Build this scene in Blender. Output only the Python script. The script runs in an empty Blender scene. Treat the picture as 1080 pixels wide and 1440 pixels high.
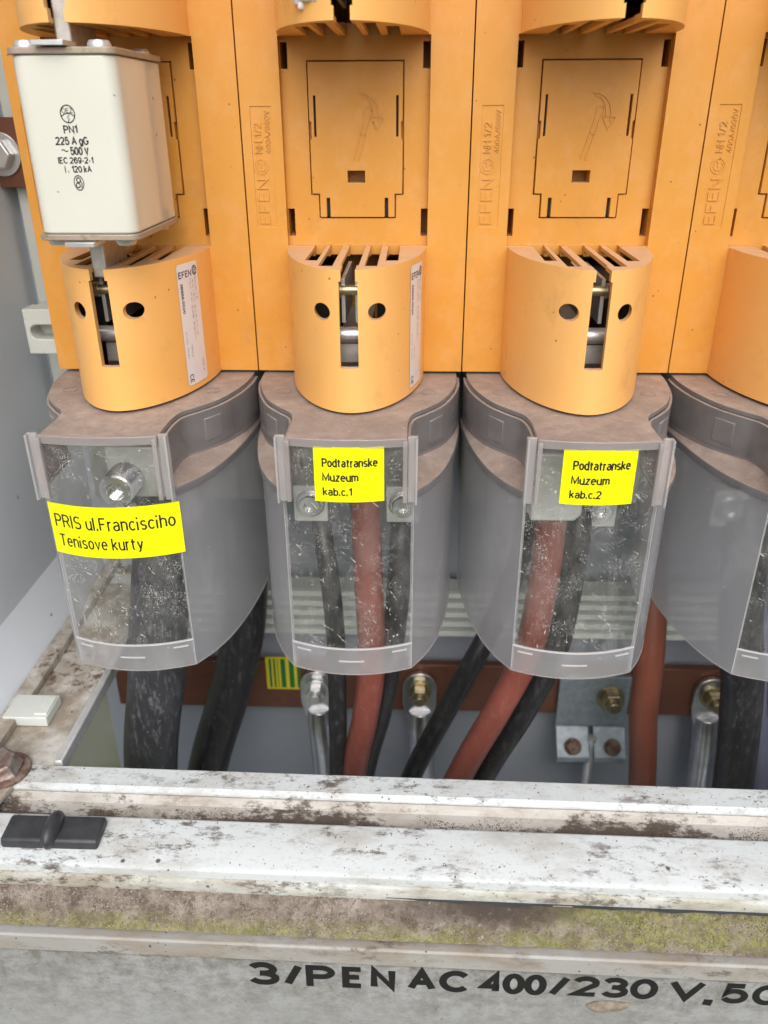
import bpy, bmesh, math, random
from mathutils import Vector, Matrix, noise as mnoise

random.seed(7)
S = 0.001                       # everything below is written in millimetres
sc = bpy.context.scene
C = sc.collection

# ------------------------------------------------------------------ camera
cd = bpy.data.cameras.new('camera')
cam = bpy.data.objects.new('camera', cd)
C.objects.link(cam)
cr = Vector((0.99936906, 0.03533865, -0.00355935))
cu = Vector((-0.01249212, 0.44353744, 0.89616878))
cf = Vector((-0.0332481, 0.89555889, -0.44369905))
m = Matrix((( cr.x, cu.x, -cf.x), (cr.y, cu.y, -cf.y), (cr.z, cu.z, -cf.z))).to_4x4()
m.translation = Vector((26.08, -387.62, 115.26)) * S
cam.matrix_world = m
cd.sensor_fit = 'VERTICAL'
cd.sensor_height = 36.0
cd.sensor_width = 27.0
cd.lens = 28.5
cd.clip_start = 0.005
cd.clip_end = 200
cd.dof.use_dof = True
cd.dof.focus_distance = 0.345
cd.dof.aperture_fstop = 11.0
sc.camera = cam

# ------------------------------------------------------------------ world, sun, exposure
SUN_EL, SUN_AZ = math.radians(43), math.radians(174)     # azimuth from +Y clockwise: the light comes from the front
w = bpy.data.worlds.new('World')
sc.world = w
w.use_nodes = True
nt = w.node_tree
bg = nt.nodes['Background']
sky = nt.nodes.new('ShaderNodeTexSky')
sky.sky_type = 'NISHITA'
sky.sun_disc = False
sky.sun_elevation = SUN_EL
sky.sun_rotation = SUN_AZ
sky.dust_density = 4.0
sky.ozone_density = 1.0
hs = nt.nodes.new('ShaderNodeHueSaturation')
hs.inputs['Saturation'].default_value = 0.62
nt.links.new(sky.outputs[0], hs.inputs['Color'])
nt.links.new(hs.outputs[0], bg.inputs['Color'])
bg.inputs['Strength'].default_value = 0.15
sd = bpy.data.lights.new('sun', 'SUN')
sd.energy = 1.5
sd.angle = math.radians(70)
sd.color = (1.0, 0.97, 0.92)
sun = bpy.data.objects.new('sun', sd)
C.objects.link(sun)
dirv = Vector((math.sin(SUN_AZ) * math.cos(SUN_EL), math.cos(SUN_AZ) * math.cos(SUN_EL), math.sin(SUN_EL)))
sun.rotation_euler = (-dirv).to_track_quat('-Z', 'Y').to_euler()
sun.location = dirv * 3
sc.view_settings.view_transform = 'Standard'
sc.view_settings.look = 'None'
sc.view_settings.gamma = 1.0
sc.view_settings.exposure = 0.28
sc.view_settings.use_curve_mapping = False
sc.render.engine = 'CYCLES'
sc.cycles.use_denoising = True
sc.cycles.max_bounces = 14
sc.cycles.transparent_max_bounces = 24
sc.cycles.caustics_reflective = False
sc.cycles.caustics_refractive = False


# ------------------------------------------------------------------ materials
class NT:
    def __init__(self, name):
        self.m = bpy.data.materials.new(name)
        self.m.use_nodes = True
        self.t = self.m.node_tree
        self.t.nodes.clear()
        self.out = self.n('ShaderNodeOutputMaterial')
        self.geo = self.n('ShaderNodeNewGeometry')
    def n(self, k, **kw):
        x = self.t.nodes.new(k)
        for a, b in kw.items():
            setattr(x, a, b)
        return x
    def l(self, a, b):
        self.t.links.new(a, b)
    def noise(self, size, detail=4, rough=.55, stretch=(1, 1, 1), off=0.0):
        """size in mm of a feature, world-space position so that copies differ"""
        mp = self.n('ShaderNodeMapping')
        k = 1000.0 / size
        mp.inputs['Scale'].default_value = (k * stretch[0], k * stretch[1], k * stretch[2])
        mp.inputs['Location'].default_value = (off, off * 1.7, off * .6)
        self.l(self.geo.outputs['Position'], mp.inputs['Vector'])
        x = self.n('ShaderNodeTexNoise')
        x.inputs['Scale'].default_value = 1.0
        x.inputs['Detail'].default_value = detail
        x.inputs['Roughness'].default_value = rough
        self.l(mp.outputs[0], x.inputs['Vector'])
        return x.outputs['Fac']
    def voro(self, size, stretch=(1, 1, 1), off=0.0):
        mp = self.n('ShaderNodeMapping')
        k = 1000.0 / size
        mp.inputs['Scale'].default_value = (k * stretch[0], k * stretch[1], k * stretch[2])
        mp.inputs['Location'].default_value = (off, off * 1.7, off * .6)
        self.l(self.geo.outputs['Position'], mp.inputs['Vector'])
        x = self.n('ShaderNodeTexVoronoi')
        x.inputs['Scale'].default_value = 1.0
        self.l(mp.outputs[0], x.inputs['Vector'])
        return x.outputs['Distance']
    def rng(self, s, a, b, lo=0.0, hi=1.0):
        x = self.n('ShaderNodeMapRange')
        x.inputs[1].default_value = a
        x.inputs[2].default_value = b
        x.inputs[3].default_value = lo
        x.inputs[4].default_value = hi
        x.clamp = True
        self.l(s, x.inputs[0])
        return x.outputs[0]
    def math(self, op, a, b=None):
        x = self.n('ShaderNodeMath', operation=op)
        for i, v in enumerate((a, b)):
            if v is None:
                continue
            if isinstance(v, (int, float)):
                x.inputs[i].default_value = v
            else:
                self.l(v, x.inputs[i])
        return x.outputs[0]
    def up(self, a=.5, b=.85):
        sx = self.n('ShaderNodeSeparateXYZ')
        self.l(self.geo.outputs['True Normal'], sx.inputs[0])
        return self.rng(sx.outputs['Z'], a, b)
    def axis(self, k):
        sx = self.n('ShaderNodeSeparateXYZ')
        self.l(self.geo.outputs['Position'], sx.inputs[0])
        return self.math('MULTIPLY', sx.outputs[k], 1000.0)
    def mix(self, f, a, b):
        x = self.n('ShaderNodeMix', data_type='RGBA')
        if isinstance(f, (int, float)):
            x.inputs[0].default_value = f
        else:
            self.l(f, x.inputs[0])
        for i, v in ((6, a), (7, b)):
            if isinstance(v, tuple):
                x.inputs[i].default_value = (*v, 1)
            else:
                self.l(v, x.inputs[i])
        return x.outputs[2]
    def specks(self, size, keep, off=0.0):
        """sparse little dots: voronoi cells, most of them switched off by a coarse noise"""
        d = self.voro(size, off=off)
        dot = self.rng(d, .10, .17, 1, 0)
        gate = self.rng(self.noise(size * 2.3, 2, off=off + 3.1), keep, keep + .02)
        return self.math('MULTIPLY', dot, gate)
    def bsdf(self, col, rough=.5, metal=0.0, bump=None, bump_d=.2, coat=0.0, sheen=None):
        b = self.n('ShaderNodeBsdfPrincipled')
        if isinstance(col, tuple):
            b.inputs['Base Color'].default_value = (*col, 1)
        else:
            self.l(col, b.inputs['Base Color'])
        if isinstance(rough, (int, float)):
            b.inputs['Roughness'].default_value = rough
        else:
            self.l(rough, b.inputs['Roughness'])
        b.inputs['Metallic'].default_value = metal
        b.inputs['Coat Weight'].default_value = coat
        b.inputs['Coat Roughness'].default_value = .12
        if bump is not None:
            bp = self.n('ShaderNodeBump')
            bp.inputs['Strength'].default_value = .6
            bp.inputs['Distance'].default_value = bump_d * S
            self.l(bump, bp.inputs['Height'])
            self.l(bp.outputs[0], b.inputs['Normal'])
        return b.outputs[0]
    def done(self, sh):
        self.l(sh, self.out.inputs['Surface'])
        return self.m


def mixsh(c, f, a, b):
    x = c.n('ShaderNodeMixShader')
    if isinstance(f, (int, float)):
        x.inputs[0].default_value = f
    else:
        c.l(f, x.inputs[0])
    c.l(a, x.inputs[1])
    c.l(b, x.inputs[2])
    return x.outputs[0]


def m_orange(name='orange_plastic', dust=.75, a=(.60, .268, .034), b=(.645, .30, .05)):
    c = NT(name)
    base = c.mix(c.rng(c.noise(60, 5), .3, .7), a, b)
    fade = c.rng(c.noise(13, 7, .72, (1, 1, .8)), .46, .74, 0, .30)
    base = c.mix(fade, base, (.72, .43, .20))
    d = c.math('MULTIPLY', c.up(.55, .9), c.rng(c.noise(5, 6, .7), .25, .6, .55, 1))
    d = c.math('MULTIPLY', d, dust)
    base = c.mix(d, base, (.54, .385, .285))
    sc_ = c.math('MULTIPLY', c.rng(c.noise(1.2, 3, .6, (1.5, 1.5, .14), off=19), .69, .76, 0, .4), c.rng(c.noise(18, 3, off=21), .48, .62))
    base = c.mix(sc_, base, (.80, .55, .32))
    sm = c.rng(c.noise(26, 6, .7, off=9), .57, .74, 0, .30)
    base = c.mix(sm, base, (.30, .17, .07))
    base = c.mix(c.math('MULTIPLY', c.specks(3.6, .625), .75), base, (.13, .06, .025))
    base = c.mix(c.math('MULTIPLY', c.specks(1.7, .66, 4), .45), base, (.16, .08, .03))
    r = c.rng(c.noise(14, 4), .3, .7, .38, .55)
    return c.done(c.bsdf(base, r, bump=c.noise(.9, 3), bump_d=.05))


def m_simple(name, col, rough=.5, metal=0.0, col2=None, size=12, dirt=None, dirt_size=8, dirt_lo=.55, dirt_amt=.7,
             bump=.1, bsize=2.0, coat=0.0, stretch=(1, 1, 1), speck=None):
    c = NT(name)
    base = col
    if col2:
        base = c.mix(c.rng(c.noise(size, 5, .6, stretch), .35, .68), col, col2)
    if dirt:
        base = c.mix(c.math('MULTIPLY', c.rng(c.noise(dirt_size, 6, .68, off=5), dirt_lo, dirt_lo + .16), dirt_amt), base, dirt)
    if speck:
        base = c.mix(c.math('MULTIPLY', c.specks(speck[1], speck[2]), .85), base, speck[0])
    return c.done(c.bsdf(base, rough, metal, bump=c.noise(bsize, 4) if bump else None, bump_d=bump, coat=coat))


ORANGE = m_orange()
ORANGE_FADED_LIT = m_orange('faded_lit_orange_plastic', .8, (.81, .425, .115), (.84, .46, .15))  # faded, dusty covers; base also lightened for the extra light they catch
CERAMIC = m_simple('cream_glazed_ceramic', (.63, .635, .57), .12, col2=(.66, .66, .60), size=30, dirt=(.46, .39, .24),
                   dirt_size=9, dirt_lo=.66, dirt_amt=.35, bump=.0, coat=.5, speck=((.07, .06, .05), 5.0, .60))
TARNISH = m_simple('tarnished_end_plate', (.42, .30, .27), .5, .3, col2=(.33, .31, .21), size=6, dirt=(.14, .11, .08),
                   dirt_size=4, dirt_lo=.55, bump=.15)
STEEL = m_simple('zinc_steel', (.68, .69, .70), .30, .65, col2=(.55, .56, .57), size=7, dirt=(.16, .15, .12), dirt_size=5,
                 dirt_lo=.62, bump=.06)
SILVERBLADE = m_simple('silvered_copper_blade', (.55, .53, .50), .42, .75, col2=(.40, .37, .34), size=4, bump=.05)
BRIGHTZINC = m_simple('bright_zinc_screw', (.80, .81, .82), .17, .88, col2=(.72, .73, .74), size=5, bump=.04)
PLATEGREY = m_simple('pale_terminal_plate', (.60, .62, .60), .45, .2, col2=(.50, .52, .50), size=9, bump=.05)
BRASS = m_simple('yellow_passivated_steel', (.50, .43, .27), .35, .9, col2=(.33, .29, .20), size=5, bump=.05)
BLACKPRINT = m_simple('black_print', (.012, .012, .014), .45, bump=0)
GREYPRINT = m_simple('grey_print', (.20, .20, .23), .5, bump=0)
NAVYPRINT = m_simple('dark_blue_print', (.015, .02, .08), .45, bump=0)
STICKWHITE = m_simple('white_sticker', (.74, .73, .76), .35, col2=(.70, .68, .71), size=20, bump=0, dirt=(.45, .38, .30),
                      dirt_size=6, dirt_lo=.66, dirt_amt=.4)
YELLOW = m_simple('fluorescent_yellow_sticker', (.90, .88, .004), .30, bump=0)
BLACKVOID = m_simple('black_void_fill', (.018, .017, .016), .6, bump=0)  # black fill that stands in for the darkness inside covers and slits
GREYBLOCK = m_simple('grey_terminal_plastic', (.50, .51, .47), .6, col2=(.42, .43, .39), size=15)
COPPER = m_simple('oxidised_copper_bar', (.205, .088, .056), .42, .45, col2=(.15, .062, .042), size=30, dirt=(.05, .035, .03),
                  dirt_size=12, dirt_lo=.58, bump=.05, stretch=(.3, 1, 1))
WALLGREY = m_simple('pale_grey_cabinet_paint', (.72, .765, .82), .5, col2=(.66, .70, .76), size=80, dirt=(.22, .21, .18),
                    dirt_size=25, dirt_lo=.64, dirt_amt=.35, bump=.05, speck=((.05, .045, .04), 9.0, .62))
BACKGREY = m_simple('blue_grey_back_sheet', (.33, .36, .41), .45, col2=(.29, .32, .37), size=60, dirt=(.16, .16, .15), dirt_size=20, dirt_lo=.62, dirt_amt=.4)
RAILGREY = m_simple('light_grey_plastic', (.58, .61, .58), .5, col2=(.52, .55, .52), size=40, dirt=(.22, .2, .16),
                    dirt_size=10, dirt_lo=.63, dirt_amt=.4)
ALU = m_simple('aluminium_edge', (.70, .71, .71), .45, .55, col2=(.55, .56, .55), size=12, dirt=(.2, .18, .15), dirt_size=6,
               dirt_lo=.62)
LUGMETAL = m_simple('tinned_lug_metal', (.66, .67, .69), .30, 1.0, col2=(.50, .51, .53), size=10, bump=.08)
ZINC = m_simple('galvanised_zinc', (.34, .40, .45), .5, .4, col2=(.24, .29, .33), size=5, dirt=(.2, .2, .2), dirt_size=4, dirt_lo=.64)
RUST = m_simple('rusty_bolt_steel', (.13, .055, .035), .7, .3, col2=(.30, .25, .22), size=7, dirt=(.06, .02, .012), dirt_size=4,
                dirt_lo=.5, bump=.3, bsize=1.2)
BLACKPLAST = m_simple('black_latch_plastic', (.022, .024, .03), .42, col2=(.045, .046, .05), size=8, dirt=(.15, .13, .10),
                      dirt_size=3, dirt_lo=.66, dirt_amt=.4)
GROUNDMAT = m_simple('trodden_ground', (.13, .13, .10), .9, col2=(.06, .085, .03), size=300, bump=2, bsize=20)
MUD = m_simple('dried_mud', (.27, .23, .175), .95, col2=(.16, .135, .10), size=2.5, bump=.6, bsize=1.5)
FOAM = m_simple('white_foam', (.80, .77, .74), .6, col2=(.74, .70, .66), size=4, bump=.4, bsize=2)
GREEN = m_simple('green_tape', (.012, .16, .04), .4, bump=0)
TAPEYELLOW = m_simple('yellow_tape', (.72, .60, .02), .4, bump=0)


def m_cable(name, col, col2, dust, amt):
    c = NT(name)
    base = c.mix(c.rng(c.noise(14, 5, .6, (1, 1, .4)), .35, .65), col, col2)
    s = c.rng(c.noise(3.4, 8, .8, (1.3, 1.3, .4), off=2), .52, .78, 0, amt)
    base = c.mix(s, base, dust)
    base = c.mix(c.math('MULTIPLY', c.specks(2.6, .58, 7), amt), base, dust)
    return c.done(c.bsdf(base, c.rng(s, 0, .5, .36, .7), bump=c.noise(1.5, 4), bump_d=.12))


CABLEBLACK = m_cable('black_cable_sheath', (.014, .014, .016), (.022, .022, .025), (.20, .195, .19), .5)
CABLEDUSTY = m_cable('dusty_black_cable_sheath', (.028, .029, .034), (.045, .047, .054), (.27, .27, .285), .95)
CABLERED = m_cable('red_brown_cable_sheath', (.215, .062, .046), (.175, .050, .038), (.36, .19, .16), .55)
CABLEBROWN = m_cable('brown_cable_sheath', (.20, .066, .040), (.17, .055, .034), (.30, .17, .12), .35)
CABLELILAC = m_cable('grey_blue_cable_sheath', (.17, .18, .26), (.14, .15, .22), (.3, .3, .34), .3)


def m_dirty_white(name, clean, grime_lo, grime_amt, dark_lo, dark_amt, seed, black=(.075, .052, .038), green=0.0, stretch=(.45, 1, 1), heap=None, mottle=0.0):
    """white cabinet paint with soft tan grime, dark mould patches and specks"""
    c = NT(name)
    base = c.mix(c.rng(c.noise(50, 4, off=seed), .3, .7), clean, tuple(v * .9 for v in clean))
    g = c.math('MULTIPLY', c.rng(c.noise(16, 7, .66, stretch, off=seed + 1), grime_lo, grime_lo + .22), grime_amt)
    base = c.mix(g, base, (.27, .225, .175))
    if green:
        gg = c.math('MULTIPLY', c.rng(c.noise(22, 6, .65, stretch, off=seed + 6), .52, .68), green)
        base = c.mix(gg, base, (.25, .27, .08))
    k = c.math('MULTIPLY', c.rng(c.noise(5.5, 8, .78, stretch, off=seed + 2), dark_lo, dark_lo + .09), dark_amt)
    gate = c.rng(c.noise(34, 3, .5, stretch, off=seed + 4), .38, .58)
    base = c.mix(c.math('MULTIPLY', k, gate), base, black)
    if heap:                                        # soil heaped against the step, denser towards its foot
        yy = c.math('ADD', c.axis('Y'), c.math('MULTIPLY', c.math('ADD', c.axis('X'), 150.0), .0148))
        hm = c.math('ADD', c.rng(yy, heap[1], heap[0], -.16, .20), c.noise(7, 8, .78, (.55, 1, 1), off=seed + 9))
        big = c.rng(c.noise(55, 3, .5, off=seed + 12), .36, .56, -.12, .05)
        base = c.mix(c.rng(c.math('ADD', hm, big), .49, .58, 0, .97), base, (.075, .056, .044))
    if mottle:
        base = c.mix(c.rng(c.noise(1.6, 6, .8, (.7, 1, 1), off=seed + 15), .56, .70, 0, mottle), base, (.30, .26, .20))
        cl = c.math('MULTIPLY', c.rng(c.noise(1.9, 4, .8, off=seed + 18), .56, .62), c.rng(c.noise(17, 4, .6, (.8, .8, 1), off=seed + 19), .58, .70))
        base = c.mix(c.math('MULTIPLY', cl, .85), base, (.09, .07, .05))
    base = c.mix(c.math('MULTIPLY', c.specks(3.2, .56, seed), .9), base, (.05, .04, .03))
    base = c.mix(c.math('MULTIPLY', c.specks(7.5, .62, seed + 8), .9), base, (.04, .03, .025))
    return c.done(c.bsdf(base, .5, bump=c.noise(2.2, 6, .7, off=seed), bump_d=.22))


FR_STRIP = m_dirty_white('frame_white_paint', (.56, .60, .615), .47, .55, .52, .9, 1, mottle=.7)
FR_RIDGE = m_dirty_white('frame_grimy_paint', (.54, .56, .56), .46, .75, .55, .9, 11)
FR_GROOVE = m_dirty_white('frame_mouldy_groove_paint', (.50, .48, .45), .44, .8, .53, .95, 21, green=.1, heap=(-136.5, -119.5), mottle=.8)
FR_LEDGE = m_dirty_white('frame_ledge_paint', (.54, .555, .53), .44, .8, .51, .9, 31, green=.35, mottle=.7)
FR_CORNER = m_dirty_white('corner_stained_paint', (.56, .545, .51), .37, .95, .52, .95, 41, black=(.10, .055, .03), stretch=(.9, .8, 1))
FR_LIP = m_dirty_white('lip_grimy_paint', (.36, .36, .35), .42, .85, .51, .9, 51, mottle=.7)


def m_panel():
    c = NT('front_panel_grey_paint')
    base = c.mix(c.rng(c.noise(70, 6, .6), .3, .7), (.335, .345, .35), (.275, .285, .285))
    g = c.rng(c.noise(8, 9, .82, (.8, 1, 1), off=3), .42, .60, 0, .92)
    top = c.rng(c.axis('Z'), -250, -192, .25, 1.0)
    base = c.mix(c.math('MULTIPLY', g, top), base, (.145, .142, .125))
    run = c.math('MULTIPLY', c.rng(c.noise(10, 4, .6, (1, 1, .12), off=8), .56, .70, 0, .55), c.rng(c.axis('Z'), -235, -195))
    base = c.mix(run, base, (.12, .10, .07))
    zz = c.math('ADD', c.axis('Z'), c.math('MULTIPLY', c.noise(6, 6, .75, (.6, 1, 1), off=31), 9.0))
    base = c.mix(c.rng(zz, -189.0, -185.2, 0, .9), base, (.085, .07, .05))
    base = c.mix(c.math('MULTIPLY', c.specks(4.5, .56, 2), .6), base, (.13, .12, .09))
    base = c.mix(c.rng(c.noise(3.0, 6, .75, off=14), .60, .75, 0, .35), base, (.50, .50, .48))
    return c.done(c.bsdf(base, .62, bump=c.noise(3, 6, .7), bump_d=.18))


FR_PANEL = m_panel()


def m_dirt():
    c = NT('mossy_dirt')
    y, x = c.axis('Y'), c.axis('X')
    base = c.mix(c.rng(c.noise(9, 6, .7, (.6, 1, 1)), .35, .65), (.15, .118, .095), (.30, .262, .225))
    base = c.mix(c.rng(c.noise(9, 8, .8, off=3), .47, .58, 0, .85), base, (.085, .062, .044))
    base = c.mix(c.rng(c.noise(1.3, 5, .8, off=23), .52, .68, 0, .7), base, (.12, .09, .068))
    base = c.mix(c.math('MULTIPLY', c.rng(c.noise(26, 3, .5, (1, .5, 1), off=33), .54, .66), c.rng(y, -172.0, -166.0, .15, .85)), base, (.07, .052, .04))
    ya = c.math('ADD', y, c.math('MULTIPLY', c.math('ADD', x, 150.0), .0148))
    hx = c.math('MULTIPLY', c.rng(x, 15, 55), c.rng(c.math('ADD', x, c.math('MULTIPLY', c.noise(11, 5, .7, off=49), 30.0)), 112, 100))
    hx = c.math('MULTIPLY', hx, c.rng(c.math('ADD', ya, c.math('MULTIPLY', c.noise(8, 6, .75, off=47), 9.0)), -163.5, -160.5))
    base = c.mix(c.math('MULTIPLY', hx, .9), base, (.055, .042, .034))
    front = c.rng(c.math('ADD', y, c.math('MULTIPLY', c.math('ADD', x, 150.0), .0148)), -171.5, -166.5, 1, 0)                   # moss runs along the outer edge
    right = c.math('MULTIPLY', c.rng(c.math('ADD', x, c.math('MULTIPLY', c.noise(14, 6, .7, off=44), 60.0)), 100, 135), c.rng(c.math('ADD', c.math('ADD', y, c.math('MULTIPLY', c.math('ADD', x, 150.0), .0148)), c.math('MULTIPLY', c.noise(9, 5, .7, off=41), 5.0)), -169.5, -167.0))
    mossy = c.math('MAXIMUM', c.math('MULTIPLY', c.math('MULTIPLY', front, c.rng(x, 125, 90)), .65), c.math('MULTIPLY', right, .75))
    mossy = c.math('MULTIPLY', mossy, c.rng(c.noise(7, 6, .7, (.7, 1, 1), off=6), .34, .56))
    base = c.mix(mossy, base, c.mix(c.rng(c.noise(1.8, 6, .8, off=2), .42, .60), (.25, .25, .065), (.10, .105, .03)))
    base = c.mix(c.rng(c.noise(2.2, 5, .7, off=12), .62, .72, 0, .6), base, (.48, .43, .37))
    return c.done(c.bsdf(base, .9, bump=c.noise(1.4, 6, .75), bump_d=.5))


DIRT = m_dirt()


def m_grain(name, a, b):
    return m_simple(name, a, .95, col2=b, size=4, bump=.2, bsize=.6)


GRAIN_BROWN = m_grain('soil_grain', (.13, .098, .075), (.38, .33, .29))
GRAIN_DARK = m_grain('dark_soil_grain', (.075, .055, .04), (.15, .11, .08))
GRAIN_MOSS = m_grain('moss_grain', (.25, .26, .07), (.12, .13, .035))


def glossy(c, rough, col=(1, 1, 1)):
    g = c.n('ShaderNodeBsdfGlossy')
    g.inputs['Roughness'].default_value = rough
    g.inputs['Color'].default_value = (*col, 1)
    return g.outputs[0]


def trans(c, col):
    g = c.n('ShaderNodeBsdfTransparent')
    if isinstance(col, tuple):
        g.inputs['Color'].default_value = (*col, 1)
    else:
        c.l(col, g.inputs['Color'])
    return g.outputs[0]


def diff(c, col):
    g = c.n('ShaderNodeBsdfDiffuse')
    if isinstance(col, tuple):
        g.inputs['Color'].default_value = (*col, 1)
    else:
        c.l(col, g.inputs['Color'])
    return g.outputs[0]


def transl(c, col):
    g = c.n('ShaderNodeBsdfTranslucent')
    g.inputs['Color'].default_value = (*col, 1)
    return g.outputs[0]


def fres(c, ior=1.5):
    f = c.n('ShaderNodeFresnel')
    f.inputs['IOR'].default_value = ior
    return f.outputs[0]


def m_clear():
    """scratched clear polycarbonate: see-through, a mirror gloss by fresnel, dust and hair scratches"""
    c = NT('clear_scratched_plastic')
    s = mixsh(c, c.math('MULTIPLY', fres(c, 1.5), .9), trans(c, (.93, .94, .92)), glossy(c, .04))
    gate = c.rng(c.noise(19, 4, .6, off=5), .48, .62)
    wv_ = c.n('ShaderNodeTexWave', wave_type='BANDS', bands_direction='DIAGONAL')
    wv_.inputs['Scale'].default_value = 55.0
    wv_.inputs['Distortion'].default_value = 9.0
    wv_.inputs['Detail'].default_value = 2.0
    wv_.inputs['Detail Scale'].default_value = .6
    c.l(c.geo.outputs['Position'], wv_.inputs['Vector'])
    scr = c.math('MULTIPLY', c.rng(wv_.outputs['Fac'], .984, .998, 0, .5), c.rng(c.noise(3.4, 3, .6, off=25), .56, .64))
    scr = c.math('MAXIMUM', scr, c.math('MULTIPLY', c.rng(c.noise(1.2, 3, .5, (1.5, 1.5, .25), off=2), .665, .73, 0, .55), gate))
    scr2 = c.math('MULTIPLY', c.rng(c.noise(.45, 2, .5, off=11), .55, .66, 0, .55), c.rng(c.noise(12, 5, .75, off=15), .45, .60))
    haze = c.rng(c.noise(13, 6, .7, (1, 1, .45)), .42, .78, .015, .12)
    dots = c.math('MULTIPLY', c.specks(3.4, .60, 3), .6)
    f = c.math('MAXIMUM', c.math('MAXIMUM', scr, scr2), c.math('MAXIMUM', haze, dots))
    return c.done(mixsh(c, c.geo.outputs['Backfacing'], mixsh(c, f, s, diff(c, (.78, .78, .77))), trans(c, (1, 1, 1))))


def m_frost(name='frosted_plastic', t=.26, body=(.45, .46, .49)):
    c = NT(name)
    d = mixsh(c, .55, diff(c, body), transl(c, (.86, .86, .89)))
    s = mixsh(c, t, d, trans(c, (.86, .87, .89)))
    s = mixsh(c, c.math('MULTIPLY', fres(c, 1.5), .8), s, glossy(c, .22))
    wear = c.math('MAXIMUM', c.rng(c.noise(1.5, 3, .55, (1.3, 1.3, .2), off=4), .72, .76, 0, .4), c.math('MULTIPLY', c.specks(3.6, .62, 1), .6))
    wear = c.math('MAXIMUM', wear, c.rng(c.noise(22, 6, .7, (1, 1, .6), off=3), .5, .85, 0, .22))
    return c.done(mixsh(c, c.geo.outputs['Backfacing'], mixsh(c, wear, s, diff(c, (.70, .69, .70))), trans(c, (1, 1, 1))))


def m_smoke(name, tcol, t, body, dust):
    """smoked collar plastic; its level surfaces carry a coat of grey-brown dust"""
    c = NT(name)
    d = mixsh(c, .3, diff(c, body), transl(c, body))
    s = mixsh(c, t, d, trans(c, tcol))
    s = mixsh(c, fres(c, 1.5), s, glossy(c, .12))
    film = c.rng(c.noise(30, 4, .6), .3, .8, .16, .32)
    s = mixsh(c, film, s, diff(c, (.44, .43, .44)))
    col = c.mix(c.rng(c.noise(7, 7, .7), .35, .68), (.27, .213, .186), (.39, .325, .29))
    col = c.mix(c.rng(c.noise(30, 4, .6, off=8), .42, .66, 0, .6), col, (.20, .165, .15))
    col = c.mix(c.rng(c.noise(1.3, 6, .8, off=4), .54, .70, 0, .55), col, (.14, .105, .09))
    col = c.mix(c.rng(c.noise(.9, 3, .7, off=14), .60, .72, 0, .5), col, (.46, .40, .37))
    col = c.mix(c.math('MULTIPLY', c.specks(3.3, .58, 6), .7), col, (.50, .45, .42))
    b = c.n('ShaderNodeBsdfPrincipled')
    c.l(col, b.inputs['Base Color'])
    b.inputs['Roughness'].default_value = .85
    bp = c.n('ShaderNodeBump')
    bp.inputs['Strength'].default_value = .5
    bp.inputs['Distance'].default_value = .15 * S
    c.l(c.noise(1.1, 5, .7), bp.inputs['Height'])
    c.l(bp.outputs[0], b.inputs['Normal'])
    f = c.math('MULTIPLY', c.up(.35, .75), dust)
    return c.done(mixsh(c, c.geo.outputs['Backfacing'], mixsh(c, f, s, b.outputs[0]), trans(c, (1, 1, 1))))


CLEAR = m_clear()
WHITEEDGE = m_smoke('plastic_edge_glint', (.95, .95, .96), .25, (.82, .82, .84), .2)  # whitish plastic imitating light caught on edges and ridges
FROST = m_frost()
FROST_RIM = m_frost('frosted_rim_plastic', .52, (.72, .73, .75))
SMOKE = m_smoke('smoked_dusty_plastic', (.50, .46, .48), .50, (.13, .12, .125), .97)
PINKEDGE = m_smoke('pinkish_clear_plastic', (.84, .79, .79), .52, (.46, .41, .40), .8)
BARCLEAR = m_smoke('hazy_clear_plastic', (.92, .91, .92), .52, (.62, .61, .62), .5)


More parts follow.
